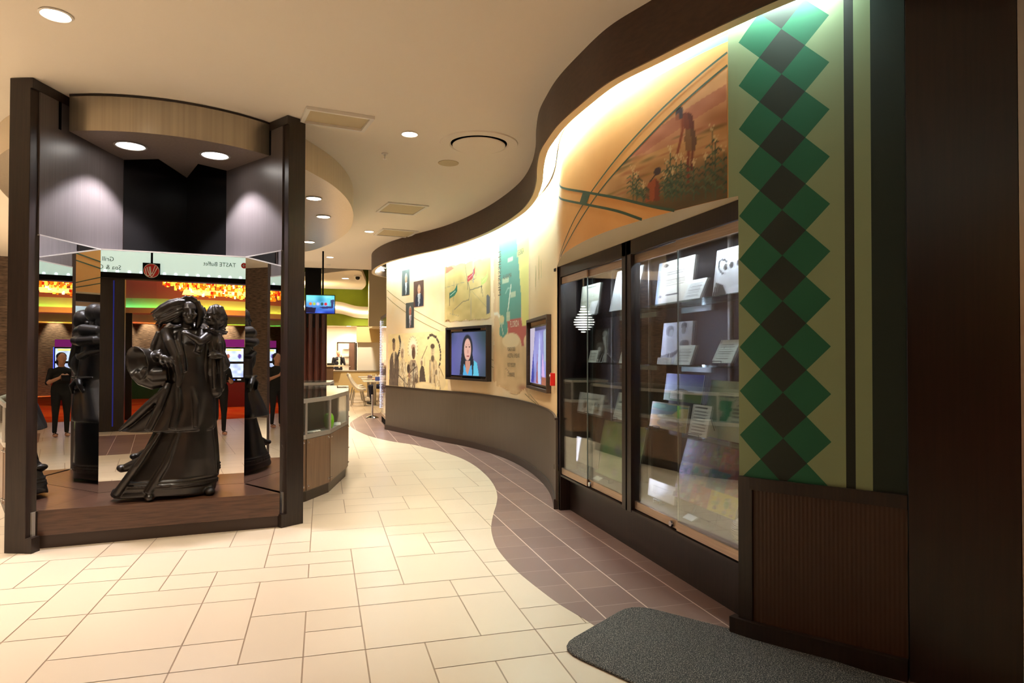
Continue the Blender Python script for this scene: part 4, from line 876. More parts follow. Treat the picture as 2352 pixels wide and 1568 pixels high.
# leaning worker and crouching worker, placed in picture space (u right, v down, in sixths of a pixel-sized unit)
_pu = np.array((1340, 1380, 1400, 1420, 1450, 1480, 1530, 1560, 1600, 1672, 1700)); _ps = np.array((2.431, 2.092, 1.959, 1.843, 1.685, 1.543, 1.333, 1.221, 1.082, .861, .80)); _pk = np.array((.0032, .00312, .003064, .003, .0029, .002817, .00270, .002633, .00256, .00244, .0024))
def Q(u, v):
    px = 1380 + u / 5.806; py = 220 + v / 5.806
    return ((2.36 - np.interp(px, _pu, _ps)) / 1.494, (1.52 + (818 - py) * np.interp(px, _pu, _pk) - 2.404) / .746)
def QP(L): return [Q(*p) for p in L]
def qe(u, v, ru, rv, col, al=1, soft=.12):
    x, y = Q(u, v); c.ell(x, y, abs(Q(u + ru, v)[0] - x), abs(Q(u, v + rv)[1] - y), col, al, soft)
def maize(u, v, h):
    c.line(QP([(u, v), (u, v - h)]), .012, (74, 84, 60))
    for k in range(9):
        yy = v - h * (.15 + .085 * k); sg = -1 if k % 2 else 1; c.line(QP([(u, yy), (u + sg * 34, yy - 46), (u + sg * 78, yy - 10)]), .014, ((62, 80, 58), (84, 98, 70), (50, 66, 48))[k % 3])
    for q in (-16, 0, 16): c.line(QP([(u, v - h), (u + q * 2, v - h - 90)]), .008, (206, 176, 130), .9)
for u, v, h in ((430, 1400, 380), (480, 1400, 300), (930, 1400, 640), (880, 1400, 480), (1490, 1380, 900), (1540, 1380, 760), (1640, 1400, 640)): maize(u, v, h)
sk = (120, 58, 40)
c.line(QP([(1175, 730), (1165, 900), (1170, 1150)]), .030, (118, 52, 34)).line(QP([(1225, 740), (1212, 1000)]), .026, (100, 44, 32))
c.poly(QP([(1130, 440), (1245, 425), (1275, 560), (1270, 735), (1140, 745), (1118, 600)]), (126, 88, 54)).poly(QP([(1200, 430), (1245, 425), (1275, 560), (1270, 735), (1215, 740)]), (92, 60, 42), .8)
c.poly(QP([(1075, 262), (1130, 225), (1200, 230), (1236, 300), (1246, 440), (1128, 455), (1082, 380)]), sk).poly(QP([(1160, 228), (1200, 230), (1236, 300), (1246, 440), (1190, 445)]), (92, 46, 36), .7)
c.line(QP([(1092, 290), (1092, 470), (1055, 640), (1024, 765)]), .030, (132, 66, 42)); qe(1050, 215, 58, 68, (64, 50, 56)); qe(1030, 285, 34, 48, (150, 88, 62)); qe(1072, 268, 34, 44, (64, 50, 56))
c.poly(QP([(650, 1150), (735, 1105), (800, 1180), (792, 1400), (598, 1420), (606, 1250)]), (150, 76, 42)).poly(QP([(740, 1110), (800, 1180), (792, 1400), (715, 1410)]), (104, 48, 32), .8); qe(762, 1012, 50, 58, (62, 44, 42)); c.line(QP([(742, 1050), (700, 1105), (660, 1150)]), .018, (62, 44, 42))
for u, v, h in ((1010, 1400, 520), (1070, 1400, 540), (1130, 1400, 500), (1240, 1400, 460), (570, 1420, 180), (960, 1420, 360), (1400, 1380, 520), (860, 1420, 300)): maize(u, v, h)
def below(P, s): P = np.array(sorted(P)); return np.interp(s, P[:, 0], P[:, 1])
z0, z1, sl, sr = 2.404, 3.15, 2.36, .866
S_, Z_ = sl + (sr - sl) * c.X, z0 + (z1 - z0) * c.Y
# melt into plain wall at its left end
fade = np.clip((2.30 - S_) / .35, 0, 1)[..., None]; c.a = c.a * fade + np.array((224, 164, 98.)) * (1 - fade)
msk = (Z_ < below(LB, S_) + .004) & (Z_ > below(LCc, S_) - .006)
on_wall('mural_field', c, sl, sr, z0, z1, .0022, msk.ravel())
# ---- wall monitors in shadow-box frames
def monitor(sL, sR, z0, z1, cv, label, m, dep=.085, scr=None, tilt=0):
    a, b = np.array(wpos(sL)), np.array(wpos(sR)); d = (b - a) / np.linalg.norm(b - a); n = np.array((d[1], -d[0])); L = np.linalg.norm(b - a)
    if n[0] > 0: n = -n
    mid = wpos((sL + sR) / 2); bul = max(0, (np.array(mid) - (a + b) / 2) @ n); a = a + n * (bul * .9); zc = (z0 + z1) / 2
    t = thing('wall_monitor', label, 'monitor', (float((a + d * L / 2)[0]), float((a + d * L / 2)[1]), zc))
    P = lambda u, q, z: (a[0] + d[0] * u + n[0] * q, a[1] + d[1] * u + n[1] * q, z)
    fw = .035; f = MB()
    D3 = lambda v: (v[0], v[1], 0)
    for u0, u1, y0, y1 in ((0, L, z0, z0 + fw), (0, L, z1 - fw, z1), (0, fw, z0 + fw, z1 - fw), (L - fw, L, z0 + fw, z1 - fw)):
        f.obox(P(u0, -.04, y0), D3(d * (u1 - u0)), D3(n * (dep + .04)), (0, 0, y1 - y0))
    f.build('frame', m, t)
    MB().obox(P(.01, -.04, z0 + .01), D3(d * (L - .02)), D3(n * .005), (0, 0, z1 - z0 - .02)).build('shadow_box', 'black', t)
    u0, u1, y0, y1 = scr
    MB().obox(P(u0 - .02, -.03, y0 - .02), D3(d * (u1 - u0 + .04)), D3(n * .045), (0, 0, y1 - y0 + .04)).build('screen_housing', 'blackgloss', t)
    picture('screen', cv, lambda x, y: P(u0 + (u1 - u0) * x, .017, y0 + (y1 - y0) * y), 'screen', t)
    return t
c = Cv(90, 66, (92, 92, 156), asp=1.35); c.a = np.array((96, 96, 160.)) * (1 - c.X[..., None]) + np.array((60, 76, 88.)) * c.X[..., None]; c.ell(.55, .5, .5, .6, (138, 134, 196), .7, soft=1).ell(1, .9, .4, .5, (40, 62, 60), .7, soft=1).ell(0, 1, .2, .4, (46, 64, 84), .7, soft=1)
hr = (34, 38, 46); c.ell(.46, .62, .155, .34, hr, soft=.12).poly([(.31, .6), (.24, .0), (.44, .0), (.42, .5)], hr).poly([(.58, .6), (.64, .3), (.68, 0), (.5, 0), (.5, .5)], hr)
c.poly([(.64, .36), (.72, .3), (.78, 0), (.62, 0)], (96, 190, 216)).poly([(.36, .28), (.34, 0), (.6, 0), (.58, .26), (.46, .1)], (84, 168, 214)).poly([(.40, .34), (.54, .34), (.54, .2), (.47, .02), (.42, .1)], (196, 140, 120)).ell(.465, .60, .105, .27, (222, 172, 154), soft=.12).ell(.43, .66, .026, .014, (90, 60, 56), .9).ell(.52, .66, .026, .014, (90, 60, 56), .9).ell(.475, .55, .02, .05, (196, 140, 124), .8).ell(.478, .45, .045, .018, (150, 66, 70), .9).line([(.40, .7), (.45, .71)], .01, (70, 50, 50)).line([(.5, .71), (.55, .7)], .01, (70, 50, 50))
monitor(9.154, 7.763, 1.11, 1.997, c, 'dark framed wall monitor showing a long haired woman speaking', 'wood', scr=(.10, 1.30, 1.185, 1.905))
c = Cv(60, 56, (120, 124, 186)).noise(60, 5, 3); c.poly([(0, 0), (.1, 0), (.3, 1), (.0, 1)], (188, 178, 196)).poly([(.05, 0), (.25, 0), (.2, .6)], (48, 52, 150)).poly([(.42, 0), (.5, .6), (.55, .9), (.6, .6), (.62, 0)], (176, 190, 226)).poly([(.36, .0), (.42, .55), (.47, .0)], (150, 70, 76)).poly([(.66, .15), (.72, .55), (.84, .1)], (200, 160, 210)).rect(.66, .0, 1, .14, (150, 84, 70)).poly([(.75, .9), (.9, .95), (.95, .4), (.8, .4)], (150, 170, 190)).rect(.3, .93, 1, 1, (50, 60, 110))
monitor(6.09, 4.76, 1.095, 1.985, c, 'brown framed wall monitor beside the showcase seen at a steep angle', 'fascia', dep=.055, scr=(.09, 1.24, 1.17, 1.87))
q = wpos(4.36, .0); t = thing('alarm_box', 'small red alarm box on the wall next to the showcase', 'alarm', (q[0], q[1], 1.26))
a = np.array(wpos(4.40, .0)); b = np.array(wpos(4.30, .0)); d = b - a; n = np.array((d[1], -d[0])); n = n / np.linalg.norm(n); n = -n if n[0] > 0 else n
MB().obox((a[0], a[1], 1.20), (d[0], d[1], 0), tuple(n * .05) + (0,), (0, 0, .135)).build('housing', 'red', t, bevel=.004)
e = (a + b) / 2 + n * .05; MB().tube([(e[0], e[1], 1.305), (e[0] + n[0] * .008, e[1] + n[1] * .008, 1.305)], .014, 12).build('button', 'white', t)
# ---- entrance mat
pts = [(1.82, 3.66), (2.26, 3.06), (2.62, 2.36), (2.2, 1.75), (1.40, 2.75), (1.17, 3.22)]
def rounded(P, r, k=6):
    out = []; n_ = len(P)
    for i in range(n_):
        p0, p1, p2 = map(np.array, (P[i - 1], P[i], P[(i + 1) % n_])); a_ = (p0 - p1) / np.linalg.norm(p0 - p1); b_ = (p2 - p1) / np.linalg.norm(p2 - p1)
        rr_ = r[i]; A, B = p1 + a_ * rr_, p1 + b_ * rr_
        for t_ in np.linspace(0, 1, k): out.append(tuple((1 - t_) ** 2 * A + 2 * t_ * (1 - t_) * p1 + t_ * t_ * B))
    return out
M['mat'] = mat('black_mat_pile', (44, 42, 42), .75, spec=.4); nz = nd(M['mat'], 'ShaderNodeTexNoise'); nz.inputs['Scale'].default_value = 190; nz.inputs['Detail'].default_value = 2
tc = nd(M['mat'], 'ShaderNodeTexCoord'); lk(M['mat'], tc.outputs['Object'], nz.inputs['Vector']); cr = nd(M['mat'], 'ShaderNodeValToRGB'); cr.color_ramp.elements[0].position = .5; cr.color_ramp.elements[0].color = rgba((38, 36, 37)); cr.color_ramp.elements[1].position = .74; cr.color_ramp.elements[1].color = rgba((170, 160, 148))
lk(M['mat'], nz.outputs['Fac'], cr.inputs[0]); lk(M['mat'], cr.outputs[0], bsdf(M['mat']).inputs['Base Color']); bp = nd(M['mat'], 'ShaderNodeBump'); bp.inputs['Strength'].default_value = .8; bp.inputs['Distance'].default_value = .006; lk(M['mat'], nz.outputs['Fac'], bp.inputs['Height']); lk(M['mat'], bp.outputs[0], bsdf(M['mat']).inputs['Normal'])
o = MB().prism(rounded(pts, [.16, .02, .05, .05, .02, .16]), .0022, .015).build('floor_mat', 'mat', bevel=.006); origin(o, (1.9, 2.8, 0)); tag(o, 'speckled black rounded floor mat in the right foreground', 'mat')
# ================================================================== FAR END OF THE HALL
# showcase built into the blind end of the curved wall
ec = thing('display_case', 'narrow lit showcase at the far end of the curved wall', 'showcase', (1.4, 14.5, 0))
MB().box(1.31, 1.9, 13.80, 15.34, 0, .19).build('base', 'black', ec); MB().box(1.28, 1.9, 13.78, 15.36, 2.33, 2.40).build('top_rail', 'fascia', ec)
MB().box(1.285, 1.30, 13.82, 15.32, .19, 2.33).build('glass_door', 'glass', ec); MB().box(1.275, 1.31, 13.82, 15.32, .17, .23).build('bottom_rail', 'steel', ec)
MB().box(1.8, 1.9, 13.80, 15.34, .19, 2.33).build('back_panel', 'wain', ec); MB().box(1.32, 1.8, 13.80, 15.30, 1.0, 1.015).build('glass_shelf', 'shelfglass', ec)
t = MB().box(1.275, 1.285, 15.306, 15.328, .3, 2.33).build('led_strip', 'white', ec); b = MB()
for i in range(52): b.sphere((1.272, 15.317, .33 + i * .0385), (.006, .007, .010), 6, 4)
b.build('led_diodes', 'led', t)
o = MB().lathe([(.16, 0), (.155, .015), (.09, .05), (.025, .07), (.022, .55), (.03, .56), (.001, .57)], n=20).build('floor_post', 'chrome', smooth=True); o.location = (1.17, 16.3, 0); tag(o, 'short chrome floor post with round foot by the far showcase', 'post')
# dark column with the hanging screen, redwood curved panels behind the kiosk
col = MB().prism([(-.42, 16.9), (-.04, 16.9), (-.04, 17.3), (-.42, 17.3)], 2.2, 5.2).build('trim_2', 'black'); struct(col)
b = MB().prism([(-.9, 16.95), (.10, 16.95), (.10, 17.5), (-.9, 17.5)], 0, 2.62)
for i in range(6): b.lathe([(.075, 0), (.075, 2.62)], (-.75 + i * .155, 16.95, 0), 12)
struct(b.build('wall_column', 'redwood'))
tv = thing('hanging_television', 'flat television with a bright blue menu hanging from the ceiling', 'television', (-.04, 14, 2.55))
MB().box(-.34, .245, 14.0, 14.05, 2.362, 2.757).build('housing', 'blackgloss', tv); MB().tube([(.0, 14.06, 2.7), (.0, 14.06, ZC)], .018, 8).build('ceiling_pole', 'black', tv)
c = Cv(70, 44, (60, 150, 210)).vgrad((60, 90, 210), (120, 235, 245), 0, 1).noise(90, 4, 3).poly([(.0, 0), (.3, 0), (.35, .3), (.0, .35)], (30, 24, 60)).poly([(.45, .35), (.6, .25), (.95, .3), (1, .8), (.85, .75), (.8, .4)], (40, 30, 80), .8).poly([(.72, .85), (.86, .85), (.88, .4), (.8, .4)], (110, 225, 240), .8)
for x, q in ((.15, (240, 130, 60)), (.28, (180, 210, 90)), (.41, (210, 200, 240)), (.56, (50, 90, 80)), (.69, (220, 50, 60))): c.ell(x, .52, .055, .09, q, soft=.1)
picture('screen', c, lambda x, y: (-.325 + .555 * x, 13.998, 2.378 + .364 * y), 'screen', tv)
# lime bulkhead with a wavy light line, service counter and back room
YB = 27.5
MB().box(-3, 1.83, YB, YB + .3, 2.72, 6).build('wall_far', 'lime'); struct(bpy.data.objects['wall_far'])
def wave(x): return 3.36 - .10 * math.tanh((x - 1.0) * 3.0)
xs = np.linspace(-1, 1.83, 50); v = []
for x in xs: v += [(x, YB - .05, wave(x) - .24), (x, YB - .05, wave(x) + .24), (x, YB, wave(x) + .24), (x, YB, wave(x) - .24)]
MB().loft([v[4 * i:4 * i + 4] for i in range(50)]).build('wave_band', 'plaster', bpy.data.objects['wall_far'])
M['whiteglow'] = glow('wave_tube', (255, 252, 240), 7)
MB().tube([(x, YB - .08, wave(x)) for x in xs], .035, 6).build('wave_light', 'whiteglow', bpy.data.objects['wall_far'])
o = MB().box(1.42, 2.6, 21.5, 21.8, 2.45, 6).build('wall_bulkhead', 'plaster'); struct(o); MB().box(1.83, 5, 21.8, YB + .3, 2.6, 6).build('bulkhead_return', 'plaster', o)
M['cream'] = mat('cream_paint', (244, 236, 222), .8, spec=.1); M['tan'] = mat('tan_front', (222, 196, 140), .6); M['door'] = noisy(mat('brown_door', (96, 70, 56), .4), (12, 12, .6), c2=(74, 53, 42))
sc = thing('service_counter', 'tan fronted service counter across the far room', 'counter', (1, YB + .2, 0))
MB().box(-.6, 2.6, YB, YB + .5, 0, .86).build('front', 'tan', sc); MB().box(-.65, 2.6, YB - .04, YB + .55, .86, .90).build('worktop', 'alu', sc); MB().box(-.6, .42, YB - .3, YB, 0, 1.06).build('raised_section', 'panelwood', sc); MB().box(-.6, .80, YB - .34, YB + .1, 1.06, 1.12).build('raised_worktop', 'plaster', sc)
br = MB().box(-2, 3.4, 31.0, 31.2, 0, 2.9).build('wall_back', 'cream'); struct(br); struct(MB().box(-2, 3.4, YB + .3, 31.2, 2.82, 2.95).build('trim_3', 'cream')); struct(MB().box(3.3, 3.4, YB, 31.2, 0, 2.95).build('wall_back_right', 'cream'))
dn = thing('back_door', 'half open brown door in the far back room', 'door', (1.02, 30.95, 0)); dn['kind'] = 'structure'; dn.name = 'door_1'
fr = MB(); 
for x0, x1, z0, z1 in ((.64, .68, 0, 2.12), (1.40, 1.44, 0, 2.12), (.64, 1.44, 2.08, 2.12)): fr.box(x0, x1, 30.93, 31.0, z0, z1)
fr.build('door_frame', 'wood', dn); MB().box(1.16, 1.40, 30.90, 30.95, .02, 2.08).build('door_leaf', 'door', dn); MB().sphere((1.2, 30.88, 1.0), .03, 8, 6).build('door_handle', 'chrome', dn); MB().box(.68, 1.17, 30.965, 30.995, 0, 2.08).build('doorway', mat('bright_doorway', (226, 224, 214), .7), dn)
sr = thing('storage_shelf', 'grey wire storage shelf seen through the far doorway', 'shelf', (1.05, 30.9, 0))
for k in range(5): MB().box(.9, 1.15, 30.80, 30.93, .5 + k * .33, .52 + k * .33).build('shelf', 'alu', sr)
wb = thing('white_board', 'tall white board standing on the far service counter', 'board', (1.65, YB + .25, .9)); MB().box(1.38, 2.4, YB + .25, YB + .3, .90, 2.05).build('board', 'cream', wb); MB().box(1.30, 1.36, YB + .23, YB + .32, .90, 2.03).build('edge_post', 'wood', wb)
lamp('SPOT', (1.6, 25.6, 4.0), 520, (255, 236, 206), .1, (.05, 1.5, -2.3), 70, .8)  # unseen spot added to brighten the white board
MB().box(1.34, 2.6, YB + .05, YB + .28, 2.05, 2.74).build('bulkhead_panel', 'tan', bpy.data.objects['wall_far'])
lamp('AREA', (.5, 29.2, 2.78), 150, (255, 226, 190), 2.2, None, sy=2.0); lamp('SPOT', (1.2, 30.2, 2.78), 160, (255, 236, 214), .1, (0, .45, -1), 110, .9)
for x, y in ((1.0, 29.6), (1.12, 30.3)):
    o = MB().lathe([(.09, 0), (.08, -.006), (.001, -.007)], n=16).build('back_room_downlight', 'lens'); o.location = (x, y, 2.819); tag(o, 'small downlight on the back room ceiling', 'downlight', 'back room downlights')
# raised ceiling island in the dark void
ip = rounded([(-1.2, 24.5), (-.15, 22.6), (1.12, 20.9), (1.72, 26.5), (.9, 32), (-1.2, 33)], [.3, .6, .9, 2.2, 1.0, .3], 8)
isl = MB().prism(ip, 4.2, 4.35).build('trim_4', 'ceil'); struct(isl)
struct(MB().prism([(-9, 16.8), (6, 16.8), (6, 33), (-9, 33)], 6.0, 6.1).build('ceiling_void', 'black')); struct(MB().box(-9, 6, 16.78, 16.86, ZC, 6.0).build('trim_5', 'black'))
struct(MB().box(-9, -2.6, 32, 32.2, 0, 6).build('wall_far_left', 'redwood')); struct(MB().box(5.9, 6, 13.8, 33, 0, 6).build('wall_far_right', 'plaster'))
struct(MB().box(2.6, 5.9, 32.5, 32.6, 0, 6).build('wall_far_end', 'plaster'))
downlight('', (.75, 23.6, 4.199), .12, 300, label='recessed downlight on the raised ceiling island far away')
lamp('SPOT', (-.9, 25.5, 3.5), 260, (255, 220, 160), .1, (.6, .1, 1), 120, .9)
dc = thing('dome_camera', 'black dome security camera under the far ceiling island', 'camera', (1.12, 22.6, 4.2)); MB().lathe([(.12, 0), (.12, -.04), (.001, -.05)], (1.12, 22.6, 4.199), 20).build('housing', 'white', dc); MB().sphere((1.12, 22.6, 4.12), .075, 14, 10).build('dome', 'blackgloss', dc, smooth=True)
for x, y in ((-.4, 19.0), (2.2, 18.6), (1.0, 21.6), (2.6, 24.5)): lamp('SPOT', (x, y, 4.1), 330, (255, 222, 176), .12, None, 120, .9)
# cafe chairs and tables
def cafe_chair(loc, rz, label):
    t = thing('cafe_chair', label, 'chair', (loc[0], loc[1], 0), 'white cafe chairs'); R = Matrix.Rotation(rz, 4, 'Z')
    b = MB(); nx, ny = 9, 12
    pts_ = []
    for j in range(ny + 1):
        v_ = j / ny
        for i in range(nx + 1):
            u_ = (i / nx - .5) * 2
            if v_ < .5: y = .24 - .48 * v_ * 1.0 / 1 * 1.0; z = .45 - .015 * math.sin(v_ * 2 * PI)
            else: q = (v_ - .5) * 2; y = 0 - .12 * math.sin(q * PI / 2) - .18 * q; z = .45 + .42 * q ** 1.3
            wdt = .23 + .03 * math.sin(v_ * PI) - (.07 * max(0, v_ - .8) * 5)
            pts_.append(R @ Vector((u_ * wdt, y - .02 + .05 * u_ * u_ * (v_ > .4), z + .06 * u_ * u_ * (v_ < .55) + (.05 * u_ * u_ if v_ >= .55 else 0))) + t.location)
    o = b.add(pts_, [(j * (nx + 1) + i, j * (nx + 1) + i + 1, (j + 1) * (nx + 1) + i + 1, (j + 1) * (nx + 1) + i) for j in range(ny) for i in range(nx)]).build('shell', 'white', t, smooth=True)
    md = o.modifiers.new('th', 'SOLIDIFY'); md.thickness = .018
    for sx, sy in ((-1, -1), (1, -1), (1, 1), (-1, 1)):
        MB().tube([R @ Vector((sx * .14, sy * .12, .43)) + t.location, R @ Vector((sx * .21, sy * .2, 0)) + t.location], .012, 8).build('leg', 'alu', t)
    return t
cafe_chair((1.05, 20.35), -PI / 2 - .15, 'white shell cafe chair nearest the display counter, facing right')
cafe_chair((1.10, 21.7), -PI / 2 - .1, 'white shell cafe chair directly behind the nearest chair')
cafe_chair((1.10, 22.9), -PI / 2, 'third white shell cafe chair in the row, far from the counter')
cafe_chair((2.05, 20.2), PI / 2 - .2, 'white shell cafe chair beyond the table behind the lit showcase edge')
def cafe_table(loc, label):
    t = thing('cafe_table', label, 'table', (loc[0], loc[1], 0), 'cafe tables')
    MB().box(loc[0] - .35, loc[0] + .35, loc[1] - .4, loc[1] + .4, .725, .75).build('tabletop', 'white', t); MB().tube([(loc[0], loc[1], .02), (loc[0], loc[1], .725)], .045, 12).build('column', 'alu', t); MB().lathe([(.27, 0), (.26, .02), (.05, .035)], (loc[0], loc[1], 0), 24).build('base_plate', 'alu', t)
cafe_table((1.52, 20.2), 'square white cafe table nearest the display counter'); cafe_table((1.58, 22.2), 'white cafe table behind the nearest one'); cafe_table((1.60, 24.3), 'white cafe table closest to the service counter')
for i, (x, y, q, l) in enumerate(((1.50, 22.1, 'chrome', 'metal napkin holder on the middle cafe table'), (1.60, 20.2, 'blue', 'blue napkin holder on the nearest cafe table'))):
    if q == 'blue': M['blue'] = mat('blue_plastic', (70, 90, 170), .4)
    o = MB().box(-.07, .07, -.05, .05, 0, .12).build('napkin_holder', q, bevel=.01); o.location = (x, y, .751); tag(o, l, 'napkin holder')
o = MB().box(-.15, .15, -.1, .1, 0, .08).build('cash_tray', 'rubber', bevel=.01); o.location = (.32, YB - .15, 1.121); tag(o, 'dark tray on the raised end of the far counter', 'tray')
# ================================================================== LEFT SIDE AND CASINO BEHIND THE CAMERA (seen in the mirrors)
M['stone'] = noisy(mat('stacked_stone', (120, 100, 84), .85), (1, 1, 6), c2=(64, 52, 44), nscale=7, bump=1.0)
struct(MB().box(-9.2, -9, -1.7, 32, 0, 6).build('wall_left', 'stone'))
struct(MB().box(-9, -3.4, 16.8, 17.0, 0, 3.66).build('wall_left_end', 'stone'))
M['carpet'] = noisy(mat('red_carpet', (186, 56, 36), .95, spec=.05), (1, 1, 1), c2=(206, 120, 62), nscale=1.6)
cp = MB().prism([(-9, -15), (5, -15), (5, -4.2), (-.5, -3.4), (-9, -2.6)], -.001, .004).build('carpet', 'carpet', floor)
hd = struct(MB().box(-9, 4.2, -1.95, -1.7, 3.04, 4.6).build('wall_header', 'wood'))
M['signlit'] = mat('backlit_sign_face', (205, 226, 214), .4, emit=.75, ec=(205, 228, 216))
sg = thing('overhead_sign', 'backlit pale overhead sign with dark directory lettering', 'sign', (-1.3, -1.62, 3.2))
MB().box(-3.3, .8, -1.70, -1.60, 3.14, 3.60).build('lit_face', 'signlit', sg); MB().box(-3.35, .85, -1.71, -1.55, 3.05, 3.14).build('lower_rail', 'black', sg); MB().box(-1.60, -1.56, -1.60, -1.592, 3.16, 3.6).build('divider', 'black', sg)
b = MB()
for i in range(20): b.tube([(-3.2 + i * .205, -1.597, 3.165), (-3.2 + i * .205, -1.592, 3.165)], .03, 10)
b.build('edge_lamps', glow('edge_lamp', (235, 250, 255), 1.6), sg)
M['signink'] = mat('sign_ink', (40, 46, 52), .5)
sgx = lambda X0, Z0: (lambda x, y: (X0 - x, -1.597, Z0 + y))
# people in the niche face -y and read left to right towards -x
text_on('sign_lettering', 'TASTE Buffet', .125, sgx(-.01, 3.385), 'signink', sg, .92); text_on('sign_lettering', 'Grill &', .125, sgx(-2.23, 3.36), 'signink', sg, .92); text_on('sign_lettering', 'Spa & Co', .125, sgx(-2.11, 3.20), 'signink', sg, .92)
def disc(x, z, r, y, m, name, par, n=28): return MB().tube([(x, y - .008, z), (x, y, z)], r, n).build(name, m, par)
disc(.15, 3.43, .06, -1.592, 'red', 'arrow_disc', sg)
MB().add([(.185, -1.590, 3.435), (.185, -1.590, 3.425), (.125, -1.590, 3.425), (.125, -1.590, 3.435), (.15, -1.590, 3.465), (.11, -1.590, 3.43), (.15, -1.590, 3.395)], [(0, 1, 2, 3), (4, 5, 6)]).build('arrow', 'white', sg)
lg = thing('logo_plaque', 'red round emblem plaque on a black square below the overhead sign', 'plaque', (-1.585, -1.53, 3.2)); MB().box(-1.74, -1.43, -1.545, -1.525, 3.05, 3.36).build('plate', 'black', lg); disc(-1.585, 3.205, .142, -1.516, 'white', 'ring', lg); disc(-1.585, 3.205, .132, -1.513, 'red', 'disc', lg)
b = MB()
for P in ([(.075, .05), (.0, -.085), (-.03, .055)], [(.045, .07), (.0, -.05), (-.015, .06)], [(.02, -.03), (-.05, -.075), (-.075, .03)], [(.0, -.085), (-.035, -.03), (-.055, .05)]):
    b.tube([(-1.585 + x * 1.42, -1.508, 3.205 + z * 1.42) for x, z in spline(P, 6)], .009, 6)
b.build('emblem_strokes', 'white', lg)
struct(MB().box(-2.9, -2.05, -2.2, -1.75, 0, 3.12).build('wall_jamb_left', 'wood'))
MB().box(-2.25, -2.23, -1.76, -1.745, .1, 3.0).build('violet_reveal', glow('violet_reveal', (80, 80, 200), .25), bpy.data.objects['wall_jamb_left'])
struct(MB().prism([(-9, -15.2), (6, -15.2), (6, -1.95), (-9, -1.95)], 4.4, 4.5).build('ceiling_casino', mat('dark_casino_ceiling', (40, 26, 24), .9)))
struct(MB().box(-9, 6, -15.2, -15, 0, 4.4).build('wall_casino', 'stone')); struct(MB().box(5.9, 6, -15, -1.7, 0, 4.4).build('wall_casino_right', 'redwood'))
M['pinkring'] = mat('glowing_terracotta_ring', (196, 104, 84), .8, emit=.12, ec=(196, 96, 78))  # plain ring, no lamp: faint glow added to its own colour
rg = thing('ceiling_ring', 'terracotta ceiling ring with a faint own glow and a rainbow light cove', 'ceiling ring', (-.3, -10.8, 3.5)); 
a_ = np.linspace(0, 2 * PI, 49)[:-1]
def ring(r0, r1, z0, z1, m, name): MB().loft([[(-.3 + r * 1.25 * math.cos(t), -10.8 + r * math.sin(t), z) for t in a_] for r, z in ((r0, z0), (r1, z1))]).build(name, m, rg)
def openring(r0, z0, r1, z1, cols_=None, m='pinkring', name='ring_band'):
    vs = []; cs = []
    for t in a_:
        for r, z in ((r0, z0), (r1, z1)): vs.append((-.3 + r * 1.25 * math.cos(t), -10.8 + r * math.sin(t), z)); cs.append(cols_(t) if cols_ else (0, 0, 0))
    N = len(a_); fs = [(2 * i, 2 * ((i + 1) % N), 2 * ((i + 1) % N) + 1, 2 * i + 1) for i in range(N)]
    me = bpy.data.meshes.new(name); me.from_pydata(vs, [], fs); me.transform(Matrix.Translation(-rg.location))
    if cols_: put_cols(me, np.array(cs))
    me.materials.append(M[m]); o = bpy.data.objects.new(name, me); COL.objects.link(o); o.parent = rg
import colorsys
def rainbow(t):
    h = (.14 + (t - 1.05) / 1.31 * .36) % 1.0; r = colorsys.hsv_to_rgb(h, .62, .95); return tuple(255 * q for q in r)
M['rain'] = colmat('rainbow_cove_light', .6, 14)
openring(3.75, 3.08, 3.75, 4.4); openring(3.75, 2.72, 3.75, 3.08, m='plaster', name='cove_band'); openring(3.88, 2.76, 3.88, 2.79, rainbow, 'rain', 'light_strip'); openring(3.9, 2.76, 3.9, 2.81, m='plaster', name='strip_lip'); openring(3.9, 2.66, 3.9, 2.76, m='plaster', name='ring_lip'); openring(3.3, 2.66, 3.9, 2.66, m='plaster', name='ring_lip')
ch = thing('glass_chandelier', 'wide chandelier of glowing amber glass pieces', 'chandelier', (-.1, -5.6, 3.4)); rr = random.Random(3)
cols_ = [glow('amber_glass_%s' % n_, q, s_) for n_, q, s_ in (('yellow', (255, 190, 60), 2.2), ('orange', (255, 120, 20), 1.6), ('red', (235, 50, 20), 1.2), ('pale', (255, 232, 160), 4.0))]
bs = [MB() for _ in cols_]
for i in range(800):
    x = .25 + 1.6 * (rr.random() * 2 - 1); y = -5.6 + .9 * (rr.random() * 2 - 1); e = 1 - ((x - .25) / 1.65) ** 2; z = 3.55 - .46 * rr.random() * (.35 + .65 * e); s_ = .016 + .02 * rr.random(); bs[rr.choice((0, 0, 0, 1, 1, 1, 2, 3))].box(x - s_, x + s_, y - s_, y + s_, z - s_ * (1 + 1.6 * rr.random()), z + s_)
for b, m_, n_ in zip(bs, cols_, ('yellow', 'orange', 'red', 'pale')): q = b.build(n_ + '_glass_pieces', m_, ch); q['kind'] = 'stuff'
MB().box(-1.2, 1.0, -6.4, -4.8, 3.66, 3.70).build('ceiling_plate', 'black', ch); MB().tube([(-.1, -5.6, 3.7), (-.1, -5.6, 4.4)], .03, 8).build('stem', 'black', ch)
lamp('AREA', (-.1, -5.6, 3.15), 60, (255, 150, 60), 1.6, parent=ch)
for x in (-3.4, -2.6, -1.8, -.6, .3, .7, 1.0, 1.9, 2.8): lamp('SPOT', (x, -14.7, 3.3), 420, (255, 224, 180), .04, (0, -.16, -1), 50, .6)
M['machine'] = mat('burgundy_machine', (110, 14, 24), .3); M['scr1'] = colmat('slot_screen', .2, 1.5)
